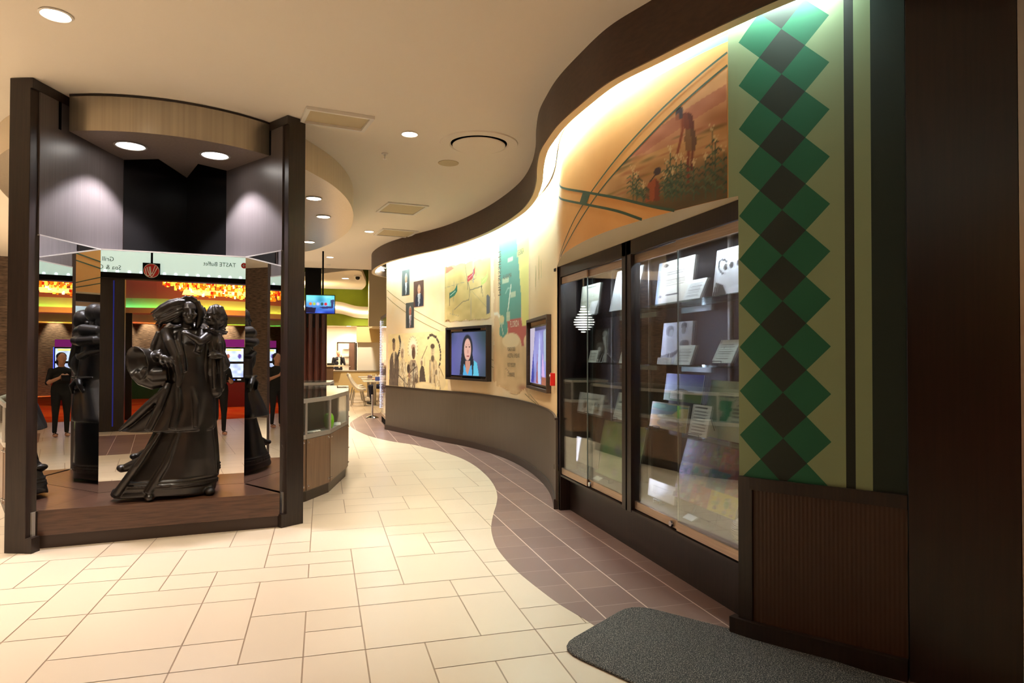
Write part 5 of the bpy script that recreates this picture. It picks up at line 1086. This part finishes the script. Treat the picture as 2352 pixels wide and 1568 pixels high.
def slot(x, y, rz, label):
    t = thing('slot_machine', label, 'slot machine', (0, 0, 0), 'slot machines'); 
    MB().box(-.33, .33, -.3, .3, 0, .72).build('cabinet_base', 'machine', t); MB().box(-.33, .33, -.3, .22, .72, .78).build('button_deck', 'blackgloss', t); MB().box(-.31, .31, -.3, .05, .78, 1.75).build('upper_cabinet', 'blackgloss', t)
    c = Cv(24, 18, (200, 214, 240)).noise(60, 4, 3).ell(.2, .4, .1, .2, (90, 70, 150)).ell(.8, .4, .1, .2, (150, 80, 60)).rect(.1, .8, .9, .95, (230, 220, 120)); picture('upper_screen', c, lambda u, v: (.26 - .52 * u, .06, 1.33 + .38 * v), 'scr1', t)
    c = Cv(24, 18, (190, 200, 235)).noise(90, 5, 4); picture('lower_screen', c, lambda u, v: (.26 - .52 * u, .06, .86 + .40 * v), 'scr1', t)
    MB().box(-.28, .28, -.2, .02, 1.76, 1.98).build('topper', glow('topper_glow', (150, 40, 120), .7), t); MB().box(-.31, -.29, .05, .065, .8, 1.75).build('side_light', glow('side_light_glow', (70, 90, 255), 2), t)
    for k, q in enumerate(((255, 90, 30), (70, 110, 255), (255, 255, 255))): MB().box(-.22 + k * .16, -.12 + k * .16, .1, .16, .781, .80).build('button', glow('button_glow', q, 1.5), t)
    t.location = (x, y, 0); t.rotation_euler.z = rz
slot(.52, -7.6, .12, 'slot machine with two lit screens at the right of the mirror scene'); slot(1.3, -7.8, .0, 'slot machine beyond the first one in the casino row'); slot(-.3, -9.4, .1, 'slot machine standing deeper in the casino')
o = struct(MB().box(-2.05, -1.1, -5.0, -4.9, .45, 1.15).build('trim_6', mat('green_panel', (52, 120, 76), .6))); struct(MB().box(-3.4, -2.0, -4.6, -4.3, 0, 2.5).build('trim_7', 'wood'))
wc = thing('tiered_chandelier', 'white tiered glowing chandelier mirrored in the left showcase glass', 'chandelier', (-1.6, 15, 2.6))
M['whitering'] = glow('white_ring_glow', (255, 252, 244), 5)
for k, (z, r) in enumerate(((2.72, .05), (2.66, .07), (2.60, .10), (2.53, .14), (2.46, .18), (2.40, .22), (2.34, .235), (2.28, .22), (2.22, .18), (2.16, .12), (2.10, .05))): MB().lathe([(r * .7, z - .012), (r, z - .008), (r, z + .008), (r * .7, z + .012)], (-1.6, 15, 0), 20).build('glass_tier', 'whitering', wc)
MB().tube([(-1.6, 15, 2.1), (-1.6, 15, ZC)], .012, 6).build('stem', 'chrome', wc)
lamp('AREA', (0, -8, 4.2), 60, (255, 140, 110), 3.0); lamp('POINT', (-2.2, -8.5, 3.4), 25, (60, 255, 190), .3)
# ================================================================== FIGURES: overlapping primitives fused into one skin
def fig(name, prims, mats, voxel=.008, smooth=4, parent=None, xf=None, default=0):
    """prims: ('c',p0,p1,r0,r1,lab) tapered limb | ('e',c,(rx,ry,rz),lab[,rotz]) | ('t',pts,radii,lab) | ('m',MB,lab). one continuous mesh."""
    b = MB(); sdf = []
    for p in prims:
        if p[0] == 'c':
            _, a, e, r0, r1, lab = p; a, e = Vector(a), Vector(e); d = (e - a); L = d.length; d = d / max(L, 1e-6)
            n = 5; P = [a - d * r0 * math.cos(k * PI / 2 / n) for k in range(n)] + [a] + [a + d * L * k / 4 for k in (1, 2, 3)] + [e] + [e + d * r1 * math.sin(k * PI / 2 / n) for k in range(1, n + 1)]
            R = [max(.0015, r0 * math.sin(k * PI / 2 / n)) for k in range(n)] + [r0] + [r0 + (r1 - r0) * k / 4 for k in (1, 2, 3)] + [r1] + [max(.0015, r1 * math.cos(k * PI / 2 / n)) for k in range(1, n + 1)]
            b.tube(P, R, 14); sdf.append(('c', np.array(a), np.array(e), r0, r1, lab))
        elif p[0] == 'e':
            c, r, lab = p[1], p[2], p[3]; q = MB().sphere((0, 0, 0), r, 20, 14); ang = p[4] if len(p) > 4 else 0; ca, sa = math.cos(ang), math.sin(ang)
            b.add([(c[0] + x * ca - y * sa, c[1] + x * sa + y * ca, c[2] + z) for x, y, z in q.v], q.f); sdf.append(('e', np.array(c), np.array(r), ca, sa, lab))
        elif p[0] == 't':
            P, R, lab = p[1], p[2], p[3]; b.tube(P, R, 12)
            for i in range(len(P) - 1): sdf.append(('c', np.array(P[i], float), np.array(P[i + 1], float), R[i], R[i + 1], lab))
        else: b.add(p[1].v, p[1].f); sdf.append(('p', np.array(p[1].v)[::7], p[2]))
    o = b.build('tmp', list(mats)[0] if False else mats[0]); md = o.modifiers.new('r', 'REMESH'); md.mode = 'VOXEL'; md.voxel_size = voxel; md.use_smooth_shade = True
    if smooth: md = o.modifiers.new('s', 'SMOOTH'); md.factor = .5; md.iterations = smooth
    dg = bpy.context.evaluated_depsgraph_get(); me = bpy.data.meshes.new_from_object(o.evaluated_get(dg)); me.name = name
    bpy.data.objects.remove(o)
    me.materials.clear()
    for m in mats: me.materials.append(m if not isinstance(m, str) else M[m])
    if len(mats) > 1:
        n = len(me.polygons); C = np.zeros(n * 3); me.polygons.foreach_get('center', C); C = C.reshape(-1, 3); best = np.full(n, 9.0); lab = np.full(n, default)
        for s in sdf:
            if s[0] == 'c':
                d = s[2] - s[1]; t = np.clip((C - s[1]) @ d / max(d @ d, 1e-9), 0, 1); dist = np.linalg.norm(C - s[1] - t[:, None] * d, axis=1) - (s[3] + (s[4] - s[3]) * t); L = s[5]
            elif s[0] == 'e':
                q = C - s[1]; q = np.c_[q[:, 0] * s[3] + q[:, 1] * s[4], -q[:, 0] * s[4] + q[:, 1] * s[3], q[:, 2]]; k = np.linalg.norm(q / s[2], axis=1); dist = (k - 1) * s[2].min(); L = s[5]
            else: dist = np.full(n, .03); L = s[2]
            m_ = dist < best; best[m_] = dist[m_]; lab[m_] = L
        me.polygons.foreach_set('material_index', lab.astype(np.int32))
    me.polygons.foreach_set('use_smooth', [True] * len(me.polygons))
    ob = bpy.data.objects.new(name, me); COL.objects.link(ob)
    if parent is not None: ob.parent = parent
    return ob
def hand(prims, w, d, up, lab, s=1.0, curl=.5, spread=.3, thumb=1):
    """palm + five bent fingers; w wrist point, d pointing direction, up = back-of-hand normal"""
    w, d, up = Vector(w), Vector(d).normalized(), Vector(up).normalized(); side = d.cross(up).normalized(); up = side.cross(d)
    pc = w + d * .045 * s
    prims.append(('e', tuple(pc), (.034 * s, .034 * s, .03 * s), lab)); prims.append(('c', tuple(w), tuple(w + d * .07 * s), .021 * s, .026 * s, lab))
    for k in range(4):
        off = (k - 1.5); base = w + d * (.078 - .004 * abs(off)) * s + side * off * .019 * s
        ln = (.064, .075, .07, .055)[k] * s; a = d + side * off * spread * .25; a.normalize(); p = base; ang = 0
        for j in range(3):
            seg = ln * (.44, .32, .24)[j]; ang += curl * (.5, .9, .7)[j]; dirv = a * math.cos(ang) - up * math.sin(ang); q = p + dirv * seg
            prims.append(('c', tuple(p), tuple(q), .0092 * s * (1 - .08 * j), .0088 * s * (1 - .1 * j), lab)); p = q
    tb = w + d * .03 * s + side * thumb * .024 * s; t1 = tb + (d * .6 + side * thumb * .7 - up * .25).normalized() * .038 * s; t2 = t1 + (d * .9 + side * thumb * .1 - up * .3).normalized() * .03 * s
    prims.append(('c', tuple(tb), tuple(t1), .012 * s, .0105 * s, lab)); prims.append(('c', tuple(t1), tuple(t2), .0105 * s, .009 * s, lab))
def head(prims, c, yaw, s, lab, hair=None, beard=None):
    """head with face features, facing local -y rotated by yaw"""
    R = Matrix.Rotation(yaw, 3, 'Z'); c = Vector(c); P = lambda x, y, z: tuple(c + R @ Vector((x, y, z)) * s)
    E = lambda p, r, l: prims.append(('e', p, tuple(q * s for q in r), l, yaw))
    E(P(0, .012, .02), (.074, .092, .092), lab); E(P(0, -.025, -.045), (.055, .058, .068), lab); E(P(0, -.05, -.088), (.026, .024, .02), lab)
    prims.append(('c', P(0, -.078, .02), P(0, -.104, -.028), .008 * s, .014 * s, lab)); E(P(-.012, -.092, -.03), (.009, .01, .008), lab); E(P(.012, -.092, -.03), (.009, .01, .008), lab)
    for sx in (-1, 1):
        prims.append(('c', P(sx * .014, -.078, .026), P(sx * .05, -.062, .024), .006 * s, .005 * s, lab)); E(P(sx * .03, -.070, .004), (.012, .008, .006), lab)
        E(P(sx * .04, -.058, -.03), (.022, .024, .022), lab); E(P(sx * .075, .012, -.01), (.01, .02, .03), lab)
    E(P(0, -.083, -.057), (.022, .010, .006), lab); E(P(0, -.081, -.069), (.019, .010, .006), lab)
# ---- bronze mother and child
SO = (-1.222, 6.275, .30); SR = math.radians(11.1)
statue = thing('bronze_statue', 'dark bronze statue of a windblown woman in a robe carrying a child', 'statue', SO); statue.rotation_euler.z = SR
def ell_ring(z, xl, xr, yf, yb, A=0.0, n=9, ph=0.0, N=72, tilt=0.0, hem=0.0):
    cx, rx, cyy, ry = (xl + xr) / 2, (xr - xl) / 2, (yf + yb) / 2, (yb - yf) / 2; R = []
    for k in range(N):
        t = 2 * PI * k / N; f = 1 + A * (math.cos(n * t + ph) + .2 * math.cos(2 * n * t - 1.3 * ph + .7)) 
        R.append((cx + rx * f * math.cos(t), cyy + ry * f * math.sin(t), z + tilt * math.cos(t) + hem * math.cos(4 * t + ph)))
    return R
W_ = []
lo = MB().loft([ell_ring(.028, -.485, .312, -.15, .22, .02, 5, .4, hem=.012, tilt=-.014), ell_ring(.055, -.47, .318, -.155, .22, .03, 5, .4, hem=.02, tilt=-.022), ell_ring(.11, -.43, .322, -.155, .215, .035, 5, .3), ell_ring(.2, -.36, .322, -.15, .21, .035, 5, .1), ell_ring(.32, -.29, .318, -.145, .2, .03, 5, -.2), ell_ring(.46, -.215, .31, -.135, .19, .025, 5, -.5), ell_ring(.6, -.15, .30, -.12, .175, .02, 5, -.7), ell_ring(.8, -.10, .29, -.1, .16, .015, 5, -.9)])
W_.append(('m', lo, 0))
up_ = MB().loft([ell_ring(.575, -.405, .31, -.165, .235, .03, 6, 1.0, tilt=-.0), ell_ring(.61, -.375, .31, -.165, .235, .05, 6, 1.0), ell_ring(.70, -.29, .31, -.155, .22, .05, 6, .8), ell_ring(.8, -.21, .308, -.145, .2, .045, 6, .6), ell_ring(.9, -.13, .302, -.14, .18, .035, 6, .3), ell_ring(.98, -.085, .29, -.14, .165, .025, 6, .2), ell_ring(1.08, -.09, .275, -.145, .155, .02, 6, 0), ell_ring(1.2, -.105, .27, -.14, .145, .02, 6, -.2), ell_ring(1.31, -.115, .27, -.115, .13, .015, 5, -.2), ell_ring(1.385, -.09, .245, -.075, .105, .01, 5, 0), ell_ring(1.425, -.02, .18, -.04, .075)])
W_.append(('m', up_, 0))
W_ += [('t', [(-.06, -.13, .94), (-.2, -.10, .8), (-.33, -.05, .665), (-.415, -.02, .585)], [.03, .034, .028, .012], 0), ('t', [(-.05, -.11, .98), (-.12, -.155, .78), (-.2, -.17, .6)], [.03, .032, .03], 0), ('t', [(.02, -.10, .98), (.02, -.145, .78), (-.02, -.16, .6)], [.03, .032, .028], 0), ('t', [(.12, -.10, 1.0), (.16, -.148, .8), (.16, -.16, .6)], [.024, .026, .02], 0)]
for x0, x1, r_ in ((-.2, -.43, .03), (.0, -.2, .03)): W_.append(('t', [(x0 * .7 + .03, -.115, .58), ((x0 + x1) / 2 + .03, -.135, .3), (x1, -.14 + .05 * (x1 < -.35), .07)], [r_ * .6, r_, r_ * 1.1], 0))
# neck, shawl collar, arms, sleeve
W_ += [('c', (.084, .035, 1.36), (.09, .02, 1.5), .055, .05, 0), ('e', (.09, .03, 1.36), (.15, .09, .07), 0)]
W_ += [('t', [(-.03, .05, 1.44), (-.075, -.03, 1.42), (-.05, -.11, 1.33), (.0, -.15, 1.2), (.03, -.165, 1.05), (.02, -.165, .95)], [.03, .045, .045, .038, .03, .02], 0), ('t', [(.03, -.05, 1.42), (.02, -.115, 1.34), (.05, -.15, 1.22), (.07, -.16, 1.08)], [.02, .024, .022, .016], 0), ('t', [(.17, .05, 1.45), (.2, -.03, 1.42), (.2, -.1, 1.34), (.17, -.14, 1.24)], [.026, .036, .036, .026], 0), ('t', [(.0, .1, 1.45), (.09, .12, 1.47), (.18, .1, 1.45)], [.04, .05, .04], 0)]
W_ += [('c', (-.085, .02, 1.355), (-.165, -.01, 1.19), .075, .062, 0), ('c', (-.165, -.01, 1.19), (-.125, -.15, 1.215), .058, .034, 0), ('t', [(-.13, -.02, 1.42), (-.17, -.04, 1.3), (-.18, -.06, 1.22)], [.02, .024, .016], 0), ('t', [(-.16, -.09, 1.24), (-.12, -.12, 1.25), (-.085, -.12, 1.2)], [.02, .024, .014], 0)]
hand(W_, (-.122, -.155, 1.212), (.55, -.35, -.28), (-.1, -.5, .8), 0, 1.0, .45, .9, 1)
bell = []
for cx, cy_, cz, r1, r2 in ((-.135, -.03, 1.18, .055, .07), (-.19, -.035, 1.165, .085, .10), (-.245, -.055, 1.155, .10, .125), (-.285, -.085, 1.15, .11, .14), (-.295, -.095, 1.15, .11, .14), (-.28, -.085, 1.15, .092, .122), (-.235, -.06, 1.155, .075, .1), (-.19, -.04, 1.165, .05, .07)):
    bell.append([(cx + .78 * r1 * math.cos(t), cy_ - .62 * r1 * math.cos(t), cz + r2 * math.sin(t) + .25 * r1 * math.cos(t) * -1) for t in np.linspace(0, 2 * PI, 33)[:-1]])
W_.append(('m', MB().loft(bell), 0))
W_ += [('t', [(-.31, -.07, 1.07), (-.25, -.06, 1.02), (-.17, -.06, .985), (-.08, -.07, 1.0)], [.04, .06, .06, .05], 0), ('t', [(-.25, -.06, 1.08), (-.16, -.09, 1.05), (-.06, -.1, 1.06)], [.045, .07, .06], 0)]
W_ += [('c', (.27, .06, 1.34), (.37, .05, 1.13), .07, .06, 0), ('c', (.37, .05, 1.13), (.355, -.06, 1.2), .052, .034, 0)]
hand(W_, (.372, -.065, 1.20), (-.62, -.42, .18), (.45, -.85, .3), 0, .95, .45, .35, 1)
W_ += [('e', (.09, .06, 1.40), (.215, .11, .075), 0), ('t', [(-.08, .0, 1.42), (-.04, .11, 1.45), (.09, .155, 1.46), (.22, .11, 1.45), (.26, .0, 1.42)], [.035, .055, .06, .055, .035], 0), ('t', [(-.1, .02, 1.36), (-.05, .14, 1.36), (.09, .18, 1.35), (.23, .14, 1.36), (.28, .02, 1.36)], [.03, .045, .05, .045, .03], 0), ('t', [(-.09, .06, 1.27), (.02, .165, 1.24), (.12, .17, 1.2), (.26, .1, 1.22)], [.02, .03, .03, .02], 0), ('t', [(-.06, .15, 1.0), (.09, .185, .985), (.26, .15, 1.0)], [.014, .02, .014], 0), ('t', [(.1, .19, .98), (.05, .21, .93), (.03, .2, .86)], [.03, .026, .01], 0), ('t', [(.1, .19, .98), (.17, .21, .92), (.17, .2, .84)], [.03, .026, .01], 0)]
for hz, g_ in ((.105, 0), (.13, 0), (.155, 0)):
    t_ = (hz - .11) / .09; W_.append(('m', MB().tube(ell_ring(hz, -.43 + .07 * t_ - .006, .322 + .006, -.155 - .006, .215 + .006, .035, 5, .3 - .2 * t_), .007, 6, closed=True), 0))
# feet and shoes
W_ += [('e', (-.185, -.115, .035), (.042, .07, .036), 0), ('c', (-.185, -.05, .06), (-.18, .02, .2), .035, .05, 0), ('e', (.275, -.08, .034), (.045, .062, .036), 0), ('c', (.275, -.03, .06), (.27, .03, .2), .036, .05, 0), ('e', (-.405, .1, .26), (.035, .05, .03), 0), ('c', (-.40, .1, .25), (-.25, .06, .3), .03, .06, 0)]
head(W_, (.098, -.02, 1.595), .12, 1.0, 0)
woman = fig('woman_figure', W_, ['bronze'], .0068, 5, statue)
H_ = [('e', (.095, .03, 1.635), (.088, .098, .096), 0), ('e', (.02, .03, 1.635), (.10, .07, .078), 0), ('e', (-.045, .015, 1.605), (.10, .052, .066), 0), ('e', (-.11, .01, 1.565), (.06, .035, .045), 0), ('e', (.0, .03, 1.54), (.07, .05, .06), 0), ('t', [(.16, -.03, 1.69), (.185, -.02, 1.6), (.18, .0, 1.5), (.165, .02, 1.44)], [.026, .032, .03, .018], 0)]
for k in range(15):
    q = k / 14.0; yy = .03 * math.sin(k * 2.3); dz = .012 * math.sin(k * 1.7)
    H_.append(('t', [(.07, -.045 + yy * .5, 1.70 - .10 * q), (.015, -.04 + yy, 1.695 - .13 * q), (-.05, -.025 + yy, 1.675 - .145 * q + dz), (-.11, -.015 + yy, 1.635 - .135 * q), (-.155 + .03 * q, yy, 1.60 - .125 * q + dz), (-.195 + .07 * q + .012 * math.sin(k * 3), yy + .01, 1.575 - .115 * q + dz)], [.012, .018, .021, .02, .014, .004], 0))
for k in range(6): a_ = -.9 + k * .36; H_.append(('t', [(.095 + .02 * math.sin(a_), -.05, 1.728), (.095 + .07 * math.sin(a_), -.045, 1.70), (.095 + .088 * math.sin(a_), -.02, 1.65)], [.012, .016, .012], 0))
fig('hair', H_, ['bronze'], .0055, 1, statue)
C_ = [('e', (.29, .02, 1.30), (.095, .095, .14), 0), ('e', (.285, .02, 1.13), (.105, .11, .14), 0), ('c', (.29, .02, 1.1), (.315, .0, .9), .09, .06, 0), ('c', (.29, .01, 1.40), (.305, .0, 1.5), .042, .04, 0)]
C_ += [('c', (.245, -.05, 1.385), (.185, -.14, 1.335), .046, .038, 0), ('c', (.185, -.14, 1.335), (.105, -.165, 1.385), .034, .022, 0)]
hand(C_, (.112, -.165, 1.383), (-.8, -.1, .45), (.1, -.9, .2), 0, .55, .3, .4, 1)
for k in range(11): a_ = 2 * PI * k / 11; C_.append(('e', (.292 + .085 * math.cos(a_), .005 + .08 * math.sin(a_), 1.438 + .012 * math.cos(3 * a_)), (.026, .026, .014), 0))
for x0, x1 in ((.24, .23), (.30, .30), (.35, .36)): C_.append(('t', [(x0, -.055, 1.33), (x1, -.088, 1.12), (x1 + .005, -.07, .93)], [.012, .02, .012], 0))
head(C_, (.305, -.005, 1.565), -1.25, .86, 0)
C_ += [('e', (.318, .01, 1.585), (.08, .08, .086), 0), ('e', (.335, .02, 1.54), (.062, .066, .07), 0)]
for k in range(9): a_ = k * .7; C_.append(('t', [(.318, .0, 1.668), (.318 + .05 * math.cos(a_), .0 + .05 * math.sin(a_), 1.645), (.318 + .078 * math.cos(a_ + .3), .08 * math.sin(a_ + .3), 1.575)], [.008, .012, .009], 0))
fig('child_figure', C_, ['bronze'], .006, 1, statue)
# ---- man in the far back room, hand raised to his face
def person_thing(name, label, loc, rz): t = thing(name, label, 'person', loc); t.rotation_euler.z = rz; return t
skin = mat('skin_light', (224, 168, 140), .5); M['navy'] = mat('navy_cloth', (28, 30, 44), .8); M['whitecloth'] = mat('white_cloth', (230, 228, 222), .8); M['hairgrey'] = mat('sandy_hair', (176, 140, 104), .7); M['shoe'] = mat('dark_shoe', (36, 28, 24), .5)
m1 = person_thing('person', 'person in dark jacket and white shirt, hand on face, behind far counter', (.66, 29.3, 0), .15)
P_ = []
head(P_, (0, -.02, 1.60), .35, .98, 0)
P_ += [('e', (.0, .02, 1.645), (.082, .09, .075), 3), ('c', (0, .01, 1.42), (0, 0, 1.52), .055, .05, 0), ('e', (0, 0, 1.34), (.2, .115, .12), 1), ('e', (0, 0, 1.18), (.175, .12, .17), 1), ('e', (0, 0, 1.0), (.17, .125, .15), 1), ('e', (.015, -.10, 1.28), (.045, .03, .17), 2), ('e', (.015, -.11, 1.08), (.04, .03, .12), 2)]
P_ += [('c', (-.2, 0, 1.38), (-.26, .0, 1.1), .062, .048, 1), ('c', (-.26, 0, 1.1), (-.2, -.12, .92), .046, .034, 1), ('c', (.2, 0, 1.38), (.25, -.06, 1.13), .062, .05, 1), ('c', (.25, -.06, 1.13), (.10, -.16, 1.42), .046, .032, 1)]
hand(P_, (.10, -.16, 1.43), (-.2, .05, 1), (.2, -1, .1), 0, 1, .5, .2, 1); hand(P_, (-.2, -.12, .92), (.1, -.3, -1), (-1, 0, 0), 0, 1, .4, .2, -1)
for s in (-1, 1): P_ += [('c', (s * .085, 0, .95), (s * .1, -.01, .5), .095, .062, 1), ('c', (s * .1, -.01, .5), (s * .11, .02, .09), .06, .042, 1), ('e', (s * .11, -.05, .04), (.045, .11, .04), 4)]
fig('body', P_, [skin, 'navy', 'whitecloth', 'hairgrey', 'shoe'], .014, 3, m1)
o = MB().box(-.10, -.04, -.135, -.125, 1.27, 1.29).build('name_badge', 'white', m1, world=False)
# ---- seated diner beside the nearest cafe table (mostly hidden by the lit showcase)
m2 = person_thing('person', 'seated person in dark blue jeans at the nearest cafe table', (1.86, 20.95, 0), -PI / 2 + .25)
P_ = [('e', (0, .05, .62), (.18, .13, .15), 2), ('e', (0, .08, .85), (.17, .11, .2), 2), ('e', (0, .08, 1.03), (.2, .1, .1), 2), ('c', (0, .06, 1.08), (0, .04, 1.18), .05, .048, 0)]
head(P_, (0, .02, 1.27), 0, .97, 0); P_ += [('e', (0, .05, 1.315), (.082, .09, .075), 3)]
for s in (-1, 1):
    P_ += [('c', (s * .09, .03, .54), (s * .11, -.42, .55), .09, .06, 1), ('c', (s * .11, -.42, .55), (s * .11, -.36, .09), .058, .042, 1), ('e', (s * .11, -.42, .04), (.045, .12, .04), 4), ('c', (s * .2, .07, 1.04), (s * .24, .0, .8), .055, .045, 2), ('c', (s * .24, .0, .8), (s * .14, -.22, .79), .042, .03, 0)]
    hand(P_, (s * .14, -.22, .79), (-s * .3, -1, .0), (0, 0, 1), 0, 1, .4, .2, s)
fig('body', P_, [skin, mat('blue_jeans', (30, 38, 66), .8), mat('grey_shirt', (120, 110, 100), .8), 'hairgrey', 'shoe'], .014, 3, m2)
cafe_chair((1.92, 20.98), -PI / 2 + .25, 'white shell cafe chair carrying the seated person in jeans')
# ---- visitor standing beside the camera, seen only in the mirror
m3 = person_thing('person', 'person in a black top and black trousers reflected in the middle mirror', (-.43, -.12, 0), PI - .2)
P_ = []
head(P_, (0, -.02, 1.45), 0, .95, 0)
P_ += [('e', (0, .025, 1.49), (.084, .095, .08), 2), ('e', (0, .06, 1.40), (.08, .05, .11), 2), ('c', (0, .01, 1.27), (0, 0, 1.37), .048, .045, 0), ('e', (0, 0, 1.2), (.165, .1, .1), 1), ('e', (0, 0, 1.06), (.15, .11, .15), 1), ('e', (0, 0, .9), (.165, .12, .14), 1)]
for s in (-1, 1):
    P_ += [('c', (s * .165, 0, 1.23), (s * .22, -.02, 1.0), .05, .042, 1 if s < 0 else 1), ('c', (s * .22, -.02, 1.0), (s * .08, -.24, 1.1), .038, .027, 0)]
    hand(P_, (s * .08, -.24, 1.1), (-s * .5, -.6, .5), (s * .7, -.5, .3), 0, .92, .9, .2, s)
    P_ += [('c', (s * .08, 0, .85), (s * .09, -.01, .46), .09, .058, 1), ('c', (s * .09, -.01, .46), (s * .095, .02, .10), .055, .038, 1), ('e', (s * .095, -.04, .035), (.042, .105, .034), 0)]
fig('body', P_, [mat('skin_tan', (206, 150, 120), .5), mat('black_cloth', (22, 22, 24), .85), mat('dark_hair', (40, 30, 26), .6)], .013, 3, m3)
MB().box(-.07, .07, -.36, -.29, 1.05, 1.15).build('held_camera', 'blackgloss', m3, world=False)
for s in (-1, 1): MB().tube([(s * .095 - .04, -.06, .055), (s * .095, -.07, .075), (s * .095 + .04, -.06, .055)], .008, 6).build('sandal_strap', 'shoe', m3, world=False)
